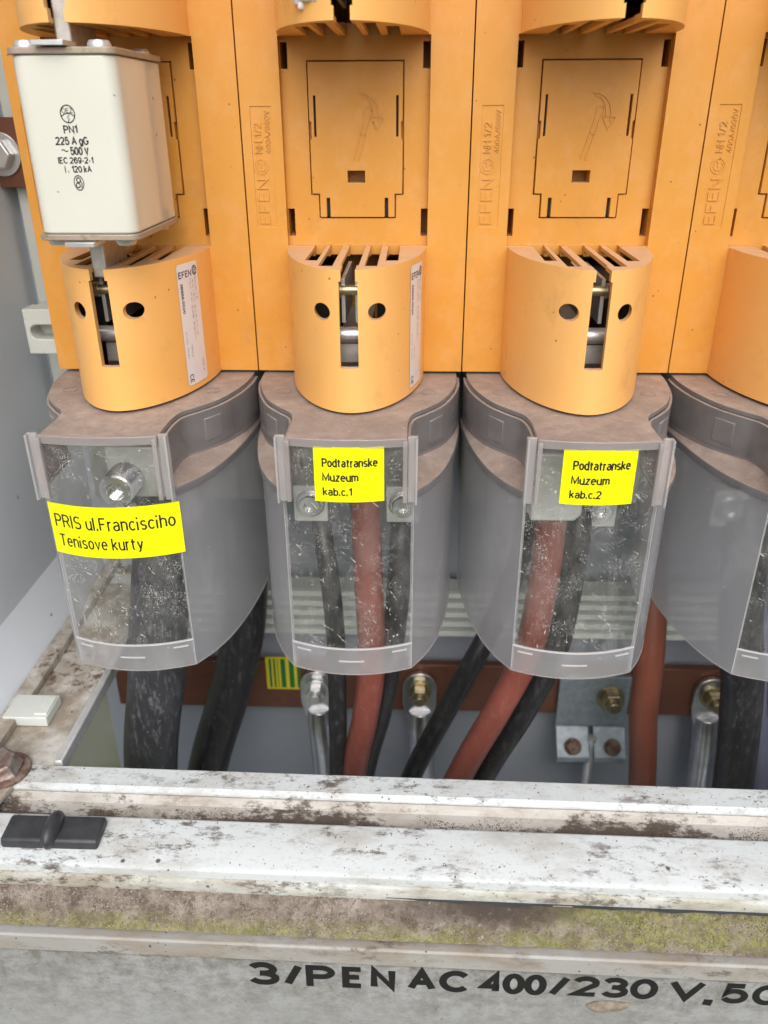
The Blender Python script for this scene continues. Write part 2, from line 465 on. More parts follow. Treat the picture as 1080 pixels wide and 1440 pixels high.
# ------------------------------------------------------------------ mesh tools
class MB:
    def __init__(self):
        self.v, self.f, self.mi = [], [], []
        self.mat = 0
    def add(self, vs, fs):
        o = len(self.v)
        self.v += [tuple(p) for p in vs]
        self.f += [tuple(i + o for i in f) for f in fs]
        self.mi += [self.mat] * len(fs)
    def box(self, x0, x1, y0, y1, z0, z1, M=None):
        vs = [Vector((x, y, z)) for x in (x0, x1) for y in (y0, y1) for z in (z0, z1)]
        if M is not None:
            vs = [M @ p for p in vs]
        self.add(vs, [(0, 1, 3, 2), (4, 6, 7, 5), (0, 4, 5, 1), (2, 3, 7, 6), (0, 2, 6, 4), (1, 5, 7, 3)])
    def prism(self, pts, fn, a, b):
        """closed 2-D outline (counter-clockwise) swept from a to b; fn(u, v, t) -> point"""
        n = len(pts)
        vs = [fn(u, v, a) for u, v in pts] + [fn(u, v, b) for u, v in pts]
        fs = [(i, (i + 1) % n, n + (i + 1) % n, n + i) for i in range(n)]
        fs += [tuple(range(n - 1, -1, -1)), tuple(range(n, 2 * n))]
        self.add(vs, fs)
    def zprism(self, pts, z0, z1):
        self.prism(pts, lambda u, v, t: (u, v, t), z0, z1)
    def yprism(self, pts, y0, y1):
        self.prism(pts, lambda u, v, t: (u, t, v), y0, y1)
    def xprism(self, pts, x0, x1):
        self.prism(pts, lambda u, v, t: (t, u, v), x0, x1)
    def wall(self, pts, z0, z1, th, closed=False):
        """vertical sheet with thickness th (towards the left of the walking direction) following a plan line"""
        n = len(pts)
        nor = []
        for i in range(n):
            a = Vector(pts[max(i - 1, 0)])
            b = Vector(pts[min(i + 1, n - 1)])
            d = (b - a).normalized()
            nor.append(Vector((-d.y, d.x)))
        inn = [Vector(p) + q * th for p, q in zip(pts, nor)]
        zz0 = z0 if callable(z0) else (lambda p: z0)
        zz1 = z1 if callable(z1) else (lambda p: z1)
        vs = []
        for p, q in zip(pts, inn):
            vs += [(p[0], p[1], zz0(p)), (p[0], p[1], zz1(p)), (q.x, q.y, zz1(p)), (q.x, q.y, zz0(p))]
        fs = []
        for i in range(n - 1):
            a, b = 4 * i, 4 * i + 4
            for k in range(4):
                fs.append((a + k, a + (k + 1) % 4, b + (k + 1) % 4, b + k))
        fs += [(3, 2, 1, 0), (4 * n - 4, 4 * n - 3, 4 * n - 2, 4 * n - 1)]
        self.add(vs, fs)
    def lathe(self, prof, cen, axis, seg=28):
        """prof: list of (radius, distance along axis); a radius of 0 closes it"""
        ax = Vector(axis).normalized()
        t = Vector((0, 0, 1)) if abs(ax.z) < .9 else Vector((1, 0, 0))
        u = ax.cross(t).normalized()
        v = ax.cross(u)
        cen = Vector(cen)
        vs = []
        for r, d in prof:
            for k in range(seg):
                a = 2 * math.pi * k / seg
                vs.append(cen + ax * d + (u * math.cos(a) + v * math.sin(a)) * max(r, 1e-4))
        fs = []
        for i in range(len(prof) - 1):
            for k in range(seg):
                k2 = (k + 1) % seg
                fs.append((i * seg + k, i * seg + k2, (i + 1) * seg + k2, (i + 1) * seg + k))
        fs.append(tuple(range(seg - 1, -1, -1)))
        fs.append(tuple(range((len(prof) - 1) * seg, len(prof) * seg)))
        self.add(vs, fs)
    def cyl(self, r, cen, axis, d0, d1, seg=28):
        self.lathe([(r, d0), (r, d1)], cen, axis, seg)
    def tube(self, path, r, seg=20, sub=8):
        P = [Vector(p) for p in path]
        Q = [P[0] * 2 - P[1]] + P + [P[-1] * 2 - P[-2]]
        pts = []
        for i in range(1, len(Q) - 2):
            for k in range(sub):
                t = k / sub
                a, b, c_, d = Q[i - 1], Q[i], Q[i + 1], Q[i + 2]
                pts.append(.5 * ((2 * b) + (c_ - a) * t + (2 * a - 5 * b + 4 * c_ - d) * t * t + (3 * b - a - 3 * c_ + d) * t ** 3))
        pts.append(P[-1])
        vs, fs = [], []
        u = None
        for i, p in enumerate(pts):
            d = (pts[min(i + 1, len(pts) - 1)] - pts[max(i - 1, 0)]).normalized()
            if u is None:
                u = d.cross(Vector((0, 1, 0))).normalized()
            else:
                u = (u - d * u.dot(d)).normalized()
            v = d.cross(u)
            rr = r(i / (len(pts) - 1)) if callable(r) else r
            for k in range(seg):
                a = 2 * math.pi * k / seg
                vs.append(p + (u * math.cos(a) + v * math.sin(a)) * rr)
        for i in range(len(pts) - 1):
            for k in range(seg):
                k2 = (k + 1) % seg
                fs.append((i * seg + k, i * seg + k2, (i + 1) * seg + k2, (i + 1) * seg + k))
        fs.append(tuple(range(seg - 1, -1, -1)))
        fs.append(tuple(range((len(pts) - 1) * seg, len(pts) * seg)))
        self.add(vs, fs)
    def mesh(self, name, mats):
        me = bpy.data.meshes.new(name)
        me.from_pydata([(a * S, b * S, c_ * S) for a, b, c_ in self.v], [], self.f)
        for mm in (mats if isinstance(mats, (list, tuple)) else [mats]):
            me.materials.append(mm)
        if any(self.mi):
            me.polygons.foreach_set('material_index', self.mi)
        bm = bmesh.new()
        bm.from_mesh(me)
        bmesh.ops.recalc_face_normals(bm, faces=bm.faces)
        bm.to_mesh(me)
        bm.free()
        finish(me)
        return me


def finish(me, ang=32):
    me.shade_smooth()
    me.set_sharp_from_angle(angle=math.radians(ang))
    me.update()


def obj(name, mb, mats, parent=None, bevel=0.0, seg=2):
    me = mb if isinstance(mb, bpy.types.Mesh) else mb.mesh(name, mats)
    o = bpy.data.objects.new(name, me)
    C.objects.link(o)
    if parent is not None:
        o.parent = parent
    if bevel:
        b = o.modifiers.new('bevel', 'BEVEL')
        b.width = bevel * S
        b.segments = seg
        b.limit_method = 'ANGLE'
        b.angle_limit = math.radians(38)
        b.use_clamp_overlap = True
    return o


def carve(mb, cut, mats, name):
    """the mesh of mb with the solids of cut taken out"""
    a = bpy.data.objects.new('solid', mb.mesh('solid', mats))
    b = bpy.data.objects.new('cutter', cut.mesh('cutter', mats))
    C.objects.link(a)
    C.objects.link(b)
    md = a.modifiers.new('cut', 'BOOLEAN')
    md.operation = 'DIFFERENCE'
    md.solver = 'EXACT'
    md.use_self = True
    md.object = b
    dg = bpy.context.evaluated_depsgraph_get()
    dg.update()
    me = bpy.data.meshes.new_from_object(a.evaluated_get(dg))
    me.name = name
    for o in (a, b):
        om = o.data
        bpy.data.objects.remove(o)
        bpy.data.meshes.remove(om)
    finish(me, 25)
    return me


def thing(name, label, cat, loc=(0, 0, 0), group=None):
    o = bpy.data.objects.new(name, None)
    o.empty_display_size = .01
    C.objects.link(o)
    o.location = Vector(loc) * S
    tag(o, label, cat, group)
    return o


def tag(o, label, cat, group=None):
    o['label'] = label
    o['category'] = cat
    if group:
        o['group'] = group
    return o


# a plain grotesque drawn with strokes: cap height 1, x-height .72
def _arc(cx, cy, rx, ry, a0, a1, n=None):
    n = n or max(4, int(abs(a1 - a0) / 15))
    return [(cx + rx * math.cos(math.radians(a0 + (a1 - a0) * i / n)), cy + ry * math.sin(math.radians(a0 + (a1 - a0) * i / n))) for i in range(n + 1)]


def _bowl(x0, x1, y0, y1):
    """a D-shaped stroke open to the left"""
    r = (y1 - y0) / 2
    rx = min(r, (x1 - x0) * .8)
    return [(x0, y1), (x1 - rx, y1)] + _arc(x1 - rx, (y0 + y1) / 2, rx, r, 90, -90)[1:] + [(x0, y0)]


_A, _B = .36, .36
GL = {
    'A': (.70, [[(0, 0), (.35, 1), (.70, 0)], [(.13, .36), (.57, .36)]]),
    'B': (.60, [[(0, 0), (0, 1)], _bowl(0, .54, .53, 1), _bowl(0, .60, 0, .53)]),
    'C': (.68, [_arc(.36, .5, .36, .5, 42, 318)]),
    'E': (.54, [[(.54, 1), (0, 1), (0, 0), (.54, 0)], [(0, .52), (.48, .52)]]),
    'F': (.52, [[(.52, 1), (0, 1), (0, 0)], [(0, .52), (.44, .52)]]),
    'G': (.70, [_arc(.36, .5, .36, .5, 48, 350) + [(.71, .46), (.40, .46)]]),
    'H': (.62, [[(0, 0), (0, 1)], [(.62, 0), (.62, 1)], [(0, .52), (.62, .52)]]),
    'I': (.04, [[(0, 0), (0, 1)]]),
    'L': (.48, [[(0, 1), (0, 0), (.48, 0)]]),
    'M': (.76, [[(0, 0), (0, 1), (.38, .12), (.76, 1), (.76, 0)]]),
    'N': (.62, [[(0, 0), (0, 1), (.62, 0), (.62, 1)]]),
    'O': (.74, [_arc(.37, .5, .37, .5, 0, 360, 28)]),
    'P': (.58, [[(0, 0), (0, 1)], _bowl(0, .58, .46, 1)]),
    'R': (.62, [[(0, 0), (0, 1)], _bowl(0, .58, .48, 1), [(.36, .48), (.62, 0)]]),
    'S': (.58, [_arc(.29, .745, .27, .255, 30, 270) + _arc(.29, .25, .29, .25, 90, -152)[1:]]),
    'T': (.62, [[(0, 1), (.62, 1)], [(.31, 1), (.31, 0)]]),
    'V': (.64, [[(0, 1), (.32, 0), (.64, 1)]]),
    'Z': (.58, [[(.02, 1), (.56, 1), (0, 0), (.58, 0)]]),
    'a': (.46, [_arc(.23, .49, .22, .23, 155, 0) + [(.45, .0)], [(.45, .42)] + _arc(.21, .20, .21, .20, 80, 270)[0:] + _arc(.24, .21, .21, .21, 280, 358)]),
    'b': (.48, [[(0, 0), (0, 1)], _arc(.24, .36, .24, .36, 0, 360, 24)]),
    'c': (.45, [_arc(.24, .36, .24, .36, 42, 318)]),
    'd': (.48, [[(.48, 0), (.48, 1)], _arc(.24, .36, .24, .36, 0, 360, 24)]),
    'e': (.48, [[(.01, .38), (.48, .38)] + _arc(.24, .36, .24, .36, 4, 318)]),
    'g': (.48, [_arc(.24, .36, .24, .36, 0, 360, 24), [(.48, .72), (.48, .0)] + _arc(.24, -.02, .24, .22, 0, -150)]),
    'h': (.46, [[(0, 0), (0, 1)], [(0, .46)] + _arc(.23, .47, .23, .25, 170, 0) + [(.46, 0)]]),
    'i': (.04, [[(0, 0), (0, .63)], [(0, .965), (0, 1)]]),
    'k': (.46, [[(0, 0), (0, 1)], [(.43, .72), (0, .28)], [(.16, .42), (.46, 0)]]),
    'l': (.04, [[(0, 0), (0, 1)]]),
    'm': (.72, [[(0, 0), (0, .72)], [(0, .50)] + _arc(.18, .52, .18, .20, 170, 0) + [(.36, 0)], [(.36, .50)] + _arc(.54, .52, .18, .20, 170, 0) + [(.72, 0)]]),
    'n': (.46, [[(0, 0), (0, .72)], [(0, .46)] + _arc(.23, .47, .23, .25, 170, 0) + [(.46, 0)]]),
    'o': (.48, [_arc(.24, .36, .24, .36, 0, 360, 24)]),
    'r': (.27, [[(0, 0), (0, .72)], [(0, .44)] + _arc(.25, .44, .25, .28, 175, 85)]),
    's': (.42, [_arc(.21, .535, .19, .185, 28, 270) + _arc(.21, .175, .21, .175, 90, -150)[1:]]),
    't': (.36, [[(.13, .97), (.13, .14)] + _arc(.27, .14, .14, .14, 180, 275), [(-.05, .70), (.37, .70)]]),
    'u': (.46, [[(0, .72), (0, .26)] + _arc(.23, .25, .23, .25, 180, 350), [(.46, .72), (.46, 0)]]),
    'v': (.46, [[(0, .72), (.23, 0), (.46, .72)]]),
    'y': (.46, [[(0, .72), (.235, .02)], [(.46, .72), (.20, -.10), (.14, -.20), (.03, -.22)]]),
    'z': (.42, [[(.02, .72), (.41, .72), (0, 0), (.42, 0)]]),
    '0': (.56, [_arc(.28, .5, .28, .5, 0, 360, 28)]),
    '1': (.30, [[(.0, .78), (.26, 1), (.26, 0)]]),
    '2': (.56, [_arc(.28, .72, .27, .28, 165, -25) + [(.0, .0), (.56, 0)]]),
    '3': (.56, [_arc(.27, .755, .25, .245, 160, -80) + [(.20, .525)], [(.22, .525)] + _arc(.28, .26, .28, .26, 85, -160)]),
    '4': (.58, [[(.44, 0), (.44, 1), (0, .28), (.58, .28)]]),
    '5': (.56, [[(.50, 1), (.09, 1), (.03, .48)] + _arc(.27, .33, .29, .33, 128, -155)]),
    '6': (.56, [_arc(.28, .32, .28, .32, 0, 360, 24), [(.0, .34)] + _arc(.30, .50, .30, .50, 180, 40)]),
    '7': (.54, [[(0, 1), (.54, 1), (.18, 0)]]),
    '8': (.56, [_arc(.28, .76, .24, .24, 0, 360, 24), _arc(.28, .26, .28, .26, 0, 360, 24)]),
    '9': (.56, [_arc(.28, .68, .28, .32, 0, 360, 24), [(.56, .66)] + _arc(.26, .50, .30, .50, 0, -140)]),
    '/': (.36, [[(0, 0), (.36, 1)]]),
    '.': (.04, [[(.0, 0), (.0, .08)]]),
    ',': (.08, [[(.07, .10), (.07, -.02), (.0, -.20)]]),
    '-': (.28, [[(0, .38), (.28, .38)]]),
    '~': (.56, [_arc(.14, .40, .14, .14, 180, 0) + _arc(.42, .40, .14, .14, 180, 360)[1:]]),
}


def stroke(pts, w):
    """a polyline turned into a ribbon with mitred corners"""
    closed = len(pts) > 3 and (Vector(pts[0]) - Vector(pts[-1])).length < 1e-6
    P = [Vector(p) for p in pts]
    Q = [P[0]]
    for p in P[1:]:
        if (p - Q[-1]).length > 1e-6:
            Q.append(p)
    P = Q
    n = len(P)
    L, Rr = [], []
    for i in range(n):
        if closed:
            a, b_ = P[i - 1] if i else P[-2], P[(i + 1)] if i < n - 1 else P[1]
        else:
            a, b_ = P[max(i - 1, 0)], P[min(i + 1, n - 1)]
        d0 = (P[i] - a).normalized() if (P[i] - a).length > 1e-9 else None
        d1 = (b_ - P[i]).normalized() if (b_ - P[i]).length > 1e-9 else None
        d0 = d0 or d1
        d1 = d1 or d0
        n0, n1 = Vector((-d0.y, d0.x)), Vector((-d1.y, d1.x))
        mm = n0 + n1
        if mm.length < .2:
            mm = n0
        mm.normalize()
        k = w / 2 / max(mm.dot(n0), .42)
        L.append(P[i] + mm * k)
        Rr.append(P[i] - mm * k)
    pts2 = [tuple(p) for p in L + Rr]
    return pts2, [(i, i + 1, n + i + 1, n + i) for i in range(n - 1)]


def put_text(mb, s, fn, u0, u1, v0, v1, bold=0.0, spacing=1.0, thick=None):
    """writing fitted into the box u0..u1 x v0..v1 of a surface; fn(u, v, h) -> point, h above the surface"""
    x, lines = 0.0, []
    for ch in s:
        if ch == ' ':
            x += .34 * spacing
            continue
        wd, ls = GL[ch]
        for ln in ls:
            lines.append([(x + a, b_) for a, b_ in ln])
        x += wd + (.235 if wd > .1 else .25) * spacing
    xs = [p[0] for ln in lines for p in ln]
    ys = [p[1] for ln in lines for p in ln]
    x0, x1, y0, y1 = min(xs), max(xs), min(ys), max(ys)
    wt = .15 + max(bold, -.03) * 1.7
    hgt = max(y1 - y0, .15)
    w = wt * (v1 - v0) / (hgt + wt)
    su = (u1 - u0 - w) / max(x1 - x0, 1e-6) if x1 - x0 > 1e-6 else 0
    sv = (v1 - v0 - w) / max(y1 - y0, 1e-6) if y1 - y0 > 1e-6 else 0
    for k, ln in enumerate(lines):
        q = [(u0 + w / 2 + (a - x0) * su, v0 + w / 2 + (b_ - y0) * sv) for a, b_ in ln]
        if ln[0] != ln[-1] and len(ln) == 2 and abs(ln[0][0] - ln[1][0]) < 1e-6:     # butt ends reach the full height
            q = sorted(q, key=lambda p: p[1])
            q = [(q[0][0], q[0][1] - w / 2), (q[1][0], q[1][1] + w / 2)]
        pts, fs = stroke(q, w)
        j = (k % 7) * .004
        if thick is None:
            mb.add([fn(a, b_, j) for a, b_ in pts], fs)
        else:
            put_faces(mb, fn, pts, fs, thick + j)


def put_ring(mb, fn, cu_, cv, ru, rv, wd, thick=None, seg=40, a0=0.0, a1=2 * math.pi):
    full = abs(a1 - a0 - 2 * math.pi) < 1e-6
    n = seg if full else seg + 1
    pts, fs = [], []
    for i in range(n):
        a = a0 + (a1 - a0) * i / seg
        for k in (0, 1):
            q = 1 - k * wd / max(ru, rv)
            pts.append((cu_ + ru * q * math.cos(a), cv + rv * q * math.sin(a)))
    for i in range(seg):
        j = (i + 1) % n
        fs.append((2 * i, 2 * j, 2 * j + 1, 2 * i + 1))
    put_faces(mb, fn, pts, fs, thick)


def put_faces(mb, fn, pts, fs, thick=None):
    if thick is None:
        mb.add([fn(u, v, 0) for u, v in pts], fs)
        return
    n = len(pts)
    P = [fn(u, v, thick) for u, v in pts] + [fn(u, v, 0) for u, v in pts]
    F = list(fs)
    cnt = {}
    for f in fs:
        for i in range(len(f)):
            e = tuple(sorted((f[i], f[(i + 1) % len(f)])))
            cnt[e] = cnt.get(e, 0) + 1
    for f in fs:
        for i in range(len(f)):
            a, b = f[i], f[(i + 1) % len(f)]
            if cnt[tuple(sorted((a, b)))] == 1:
                F.append((a, b, b + n, a + n))
    mb.add(P, F)


def put_line(mb, fn, pts, wd, thick=None):
    """a drawn stroke along 2-D points"""
    L, R = [], []
    for i in range(len(pts)):
        a = Vector(pts[max(i - 1, 0)])
        b = Vector(pts[min(i + 1, len(pts) - 1)])
        d = (b - a).normalized()
        q = Vector((-d.y, d.x)) * wd / 2
        L.append(Vector(pts[i]) + q)
        R.append(Vector(pts[i]) - q)
    n = len(pts)
    put_faces(mb, fn, [tuple(p) for p in L + R], [(i, i + 1, n + i + 1, n + i) for i in range(n - 1)], thick)


# ------------------------------------------------------------------ plan outlines (mm, seen from above, front = -Y)
def cover_plan(x):
    """front line of an orange contact cover"""
    q = min(abs(x) / 31.3, 1.0)
    return -61.8 * (1 - q ** 1.85) ** (1 / 1.85)


def half_ellipse(a, b, n=72, e=1.85):
    pts = []
    for i in range(n + 1):
        t = math.pi * i / n
        cx, sy = math.cos(t), math.sin(t)
        pts.append((-a * math.copysign(abs(cx) ** (2 / e), cx), -b * abs(sy) ** (2 / e)))
    return pts                                             # from (-a, 0) round the front to (a, 0)


def smooth(pts, sub=6):
    P = [Vector(p) for p in pts]
    Q = [P[0] * 2 - P[1]] + P + [P[-1] * 2 - P[-2]]
    r = []
    for i in range(1, len(Q) - 2):
        for k in range(sub):
            t = k / sub
            a, b, c_, d = Q[i - 1], Q[i], Q[i + 1], Q[i + 2]
            r.append(.5 * ((2 * b) + (c_ - a) * t + (2 * a - 5 * b + 4 * c_ - d) * t * t + (3 * b - a - 3 * c_ + d) * t ** 3))
    r.append(P[-1])
    return [(p.x, p.y) for p in r]


WIN_W, WIN_Y, WIN_C = 27.2, -83.6, -89.6
def win_y(x):
    return WIN_C + (WIN_Y - WIN_C) * (x / WIN_W) ** 2
POT_SIDE = smooth([(27.2, -83.6), (33.5, -73.5), (39.5, -59), (44.3, -38), (47.4, -14), (48.0, 3)], 5)
OGEE = smooth([(47.6, 3), (47.2, -9), (44.6, -24), (39.0, -40), (32.0, -50.5), (26.6, -57.5), (24.6, -66), (24.3, -76), (24.4, -85.5)], 5)
FRONT_ARC = [(24.4 - 48.8 * i / 16, -85.5 - 3.6 * (1 - (1 - i / 8) ** 2)) for i in range(1, 16)]
MIRROR = lambda pts: [(-x, y) for x, y in pts]


# ------------------------------------------------------------------ ground and cabinet
g = MB()
g.add([(-30000, -30000, -950), (30000, -30000, -950), (30000, 30000, -950), (-30000, 30000, -950)], [(0, 1, 2, 3)])
gr = obj('ground', g, GROUNDMAT)
gr['kind'] = 'structure'

XL, XR, YB = -190.0, 290.0, 76.0
cab = thing('cabinet', 'weathered pale grey cable distribution cabinet, open at the front, holding the orange fuse strips', 'cabinet', (50, 75, -420))
INV = Vector((-50, -75, 420))
K_TILT = .0148                     # the bottom frame runs slightly out of line with the strips
sheared = lambda pts: [(a, b_ - (a + 150) * K_TILT, c_) for a, b_, c_ in pts]


def cpart(name, mb, mats, bevel=0.0, parent=None, seg=2):
    mb.v = [(a - 50, b - 75, c_ + 420) for a, b, c_ in mb.v]
    return obj(name, mb, mats, parent or cab, bevel, seg)


b = MB()
b.xprism([(-118, -128), (76, -128), (76, 420), (-118, 420)], XL - 4, XL)
cpart('side_wall', b, WALLGREY)
b = MB()
b.yprism([(XL, -128.1), (XL - 4, -128.1), (XL - 4, -134), (-176, -158), (-174, -156)], -118, 75.8)
cpart('wall_skirt', b, WALLGREY)
b = MB()
b.xprism([(-118, -420), (76, -420), (76, 420), (-118, 420)], XR, XR + 4)
cpart('side_wall', b, WALLGREY)
b = MB()
b.box(XL - 4, XR + 4, YB, YB + 4, -420, 420)
cpart('back_panel', b, BACKGREY)
b = MB()
b.box(XL - 4, XR + 4, -118, YB + 4, 420.5, 424)
cpart('roof', b, WALLGREY)
b = MB()
b.box(XL - 4, XR + 4, -118, YB + 4, -424, -420.5)
cpart('floor_panel', b, WALLGREY)
# pale upright rail and its slotted bracket behind the first strip
b = MB()
b.box(-185, -160, 66, 75.5, -60, 420)
cpart('mounting_rail', b, RAILGREY, .8)
out = [(-172, 3), (-150.5, 3), (-150.5, 26), (-172, 26)]
b = MB()
b.yprism(out, 18, 30)
cut = MB()
slot = [(-166 + 3.6 * math.cos(a), 14.4 + 3.6 * math.sin(a)) for a in [math.pi / 2 + math.pi * k / 10 for k in range(11)]]
slot += [(-152.5 + 3.6 * math.cos(a), 14.4 + 3.6 * math.sin(a)) for a in [-math.pi / 2 + math.pi * k / 10 for k in range(11)]]
cut.yprism(slot, 10, 40)
me = carve(b, cut, RAILGREY, 'slotted_bracket')
me.transform(Matrix.Translation(INV * S))
obj('slotted_bracket', me, None, cab, .7)
b = MB()
b.box(-171, -152, 30.1, 66, 4, 25)
cpart('bracket_arm', b, RAILGREY, .5)
# ribbed white profile behind the terminal covers
b = MB()
prof = [(62, -191), (50, -191)]
z = -191.0
for k in range(5):
    prof += [(48.6, z + 1), (48.6, z + 4.6), (55.0, z + 5.0), (55.0, z + 7.0)]
    z += 7.2
prof += [(50, z), (62, z)]
b.xprism(prof, -186, 286)
cpart('ribbed_rail', b, RAILGREY)

# bottom frame of the opening, in lengths that each have their own dirt
FX0, FX1 = -260.0, 330.0


def length(name, pts, mat, bevel=.5, x0=FX0, x1=FX1):
    b = MB()
    b.xprism(pts, x0, x1)
    b.v = sheared(b.v)
    return cpart(name, b, mat, bevel)


length('frame_flange', [(-110, -158), (-110, -154.3), (-120.5, -154.8), (-122.5, -156.5), (-122.5, -158)], FR_STRIP, .6)
length('frame_groove', [(-121, -170), (-121, -158.1), (-122.4, -158.2), (-125.5, -160.6), (-133.5, -161.2), (-135.2, -160.6), (-135.2, -170)], FR_GROOVE, .2)
length('frame_strip', [(-135.3, -172), (-135.3, -158.2), (-136.2, -157.4), (-157.8, -159.0), (-159.6, -160.2), (-159.8, -163), (-159.8, -172)], FR_STRIP, .5)
length('frame_ledge', [(-158, -176), (-158, -163.4), (-160.6, -164.0), (-161.4, -165.4), (-161.4, -169.6), (-160.0, -176)], FR_LEDGE, .4)
length('frame_lip', [(-171, -190.2), (-171, -181.2), (-175.4, -181.0), (-176.0, -181.8), (-176.0, -190.2)], FR_LIP, .35)
panel = length('front_panel', [(-172.2, -330), (-172.2, -190.4), (-174.4, -190.4), (-174.4, -330)], FR_PANEL, .3)

# writing on the front panel
fnp = lambda u, v, h: (u, -174.4 - .12 - h, v)
b = MB()
for tx, u0, u1, v0, v1 in (('3', -38.2, -25.4, -207.9, -193.5), ('/', -23.6, -15.6, -207.9, -193.6), ('P', -14.4, -2.4, -207.3, -194.0),
                           ('E', .4, 9.6, -207.3, -194.0), ('N', 12.0, 22.2, -207.2, -193.9), ('A', 27.0, 38.6, -207.0, -193.8), ('C', 39.8, 52.0, -207.1, -193.5),
                           ('400', 56.4, 83.0, -206.6, -193.6), ('/', 83.9, 92.2, -206.6, -193.5), ('230', 93.0, 127.0, -205.9, -193.2),
                           ('V', 131.0, 145.4, -205.5, -193.0), (',', 145.4, 149.4, -209.6, -202.4), ('5', 152.0, 162.6, -206.0, -193.6), ('0', 164.0, 175.6, -206.2, -193.6)):
    put_text(b, tx, fnp, u0, u1, v0, v1, .085, 1.02)
b.v = sheared(b.v)
cpart('rating_text', b, BLACKPRINT)

# left arm of the frame and its corner
b = MB()
b.box(-176, -137.2, -109.5, 74, -158, -155.2)
b.box(-174.5, -166, -109, 74, -155.3, -150.5)
cpart('frame_arm', b, FR_CORNER, .6)
b = MB()
b.box(-137, -133.2, -109.6, 74, -160, -152.6)
cpart('edge_trim', b, ALU, .7)
b = MB()
b.box(-172.5, -150.5, -84.0, -66.5, -155.0, -149.6)
b.box(-157.5, -151.0, -82.0, -68.5, -149.7, -148.6)
cpart('corner_clip', b, RAILGREY, .9, seg=3)
b = MB()
b.prism([(-200, -158), (-200, -119), (-150.5, -121.5), (-153.5, -138.5), (-157, -157)], lambda u, v, t: (u, v - (u + 150) * K_TILT, t), -157.2, -154.9)
cpart('corner_plate', b, FR_CORNER, .5)
# rusty corner bolt
b = MB()
b.lathe([(0, 0), (11.2, 0), (11.2, 1.6), (10.2, 2.0), (0, 2.0)], (-157.5, -114.5, -154.9), (0, 0, 1))
bolt = cpart('corner_bolt', b, RUST, .3)
b = MB()
b.lathe([(0, 2), (9.2, 2), (9.2, 2.4), (7.8, 8.6), (6.6, 9.4), (0, 9.4)], (-157.5, -114.5, -154.9), (-.12, -.25, 1), 6)
cpart('bolt_head', b, m_simple('worn_bolt_head', (.30, .28, .27), .5, .6, col2=(.16, .09, .065), size=6, dirt=(.07, .025, .015), dirt_size=4, dirt_lo=.54, bump=.25, bsize=1.2), .5, bolt)
# black latch on the white strip
b = MB()
b.xprism([(-153.6, -159.0), (-152.8, -154.4), (-140.4, -153.2), (-139.4, -158.0)], -142.6, -101.8)
latch = cpart('latch', b, BLACKPLAST, 1.2, seg=3)
b = MB()
n1, n2 = 20, 12
vs, fs = [], []
for i in range(n2 + 1):
    th = math.pi * i / n2
    for k in range(n1):
        a = 2 * math.pi * k / n1
        vs.append((-122.3 + 3.9 * math.sin(th) * math.cos(a), -147.0 + 9.0 * math.sin(th) * math.sin(a), -154.6 + 6.0 * math.cos(th)))
for i in range(n2):
    for k in range(n1):
        fs.append((i * n1 + k, i * n1 + (k + 1) % n1, (i + 1) * n1 + (k + 1) % n1, (i + 1) * n1 + k))
b.add(vs, fs)
b.v = [(a - 50, b_ - 75, c_ + 420) for a, b_, c_ in b.v]
obj('latch_knob', b, BLACKPLAST, latch)

# dirt lying on the step below the white strip
nx, ny = 640, 22
vs, fs = [], []
X0, X1 = -255.0, 325.0
def dirt_z(x, t):
    p = Vector((x * .10, t * 2.2, 3.0))
    h = mnoise.fractal(p, 1.0, 2.1, 5) * 1.1 + mnoise.fractal(Vector((x * .55, t * 9, 7)), .9, 2.1, 4) * .55
    return -170.0 - 10.4 * t ** 1.15 + h * (.35 + .65 * math.sin(math.pi * min(max(t, 0), 1)))
for i in range(nx + 1):
    x = X0 + (X1 - X0) * i / nx
    for j in range(ny + 1):
        t = j / ny
        vs.append((x, -(x + 150) * K_TILT - 160.6 - 11.6 * t + mnoise.noise(Vector((x * .3, t * 4, 1))) * .35, dirt_z(x, t)))
for i in range(nx):
    for j in range(ny):
        a = i * (ny + 1) + j
        fs.append((a, a + 1, a + ny + 2, a + ny + 1))
b = MB()
b.add(vs, fs)
nb = len(vs)
d = obj('dirt_layer', b, DIRT)
finish(d.data, 80)
d['kind'] = 'stuff'


# standing water along the foot of the ledge
wv, wf = [], []
for i in range(201):
    x = 18 + 200 * i / 200
    hw = 1.5 * min(1, i / 30, (200 - i) / 8 + .2) * (.75 + .6 * mnoise.noise(Vector((x * .08, 3, 1))))
    if 84 < x < 93:
        hw *= .35
    yc = -(x + 150) * K_TILT - 161.6
    wv += [(x, yc + .2, -168.9), (x, yc - max(hw, .15), -168.95)]
wf = [(2 * i, 2 * i + 1, 2 * i + 3, 2 * i + 2) for i in range(200)]
wm = MB()
wm.add(wv, wf)
wo = obj('water', wm, m_simple('dark_standing_water', (.035, .042, .05), .06, bump=.03, bsize=3))
wo['kind'] = 'structure'


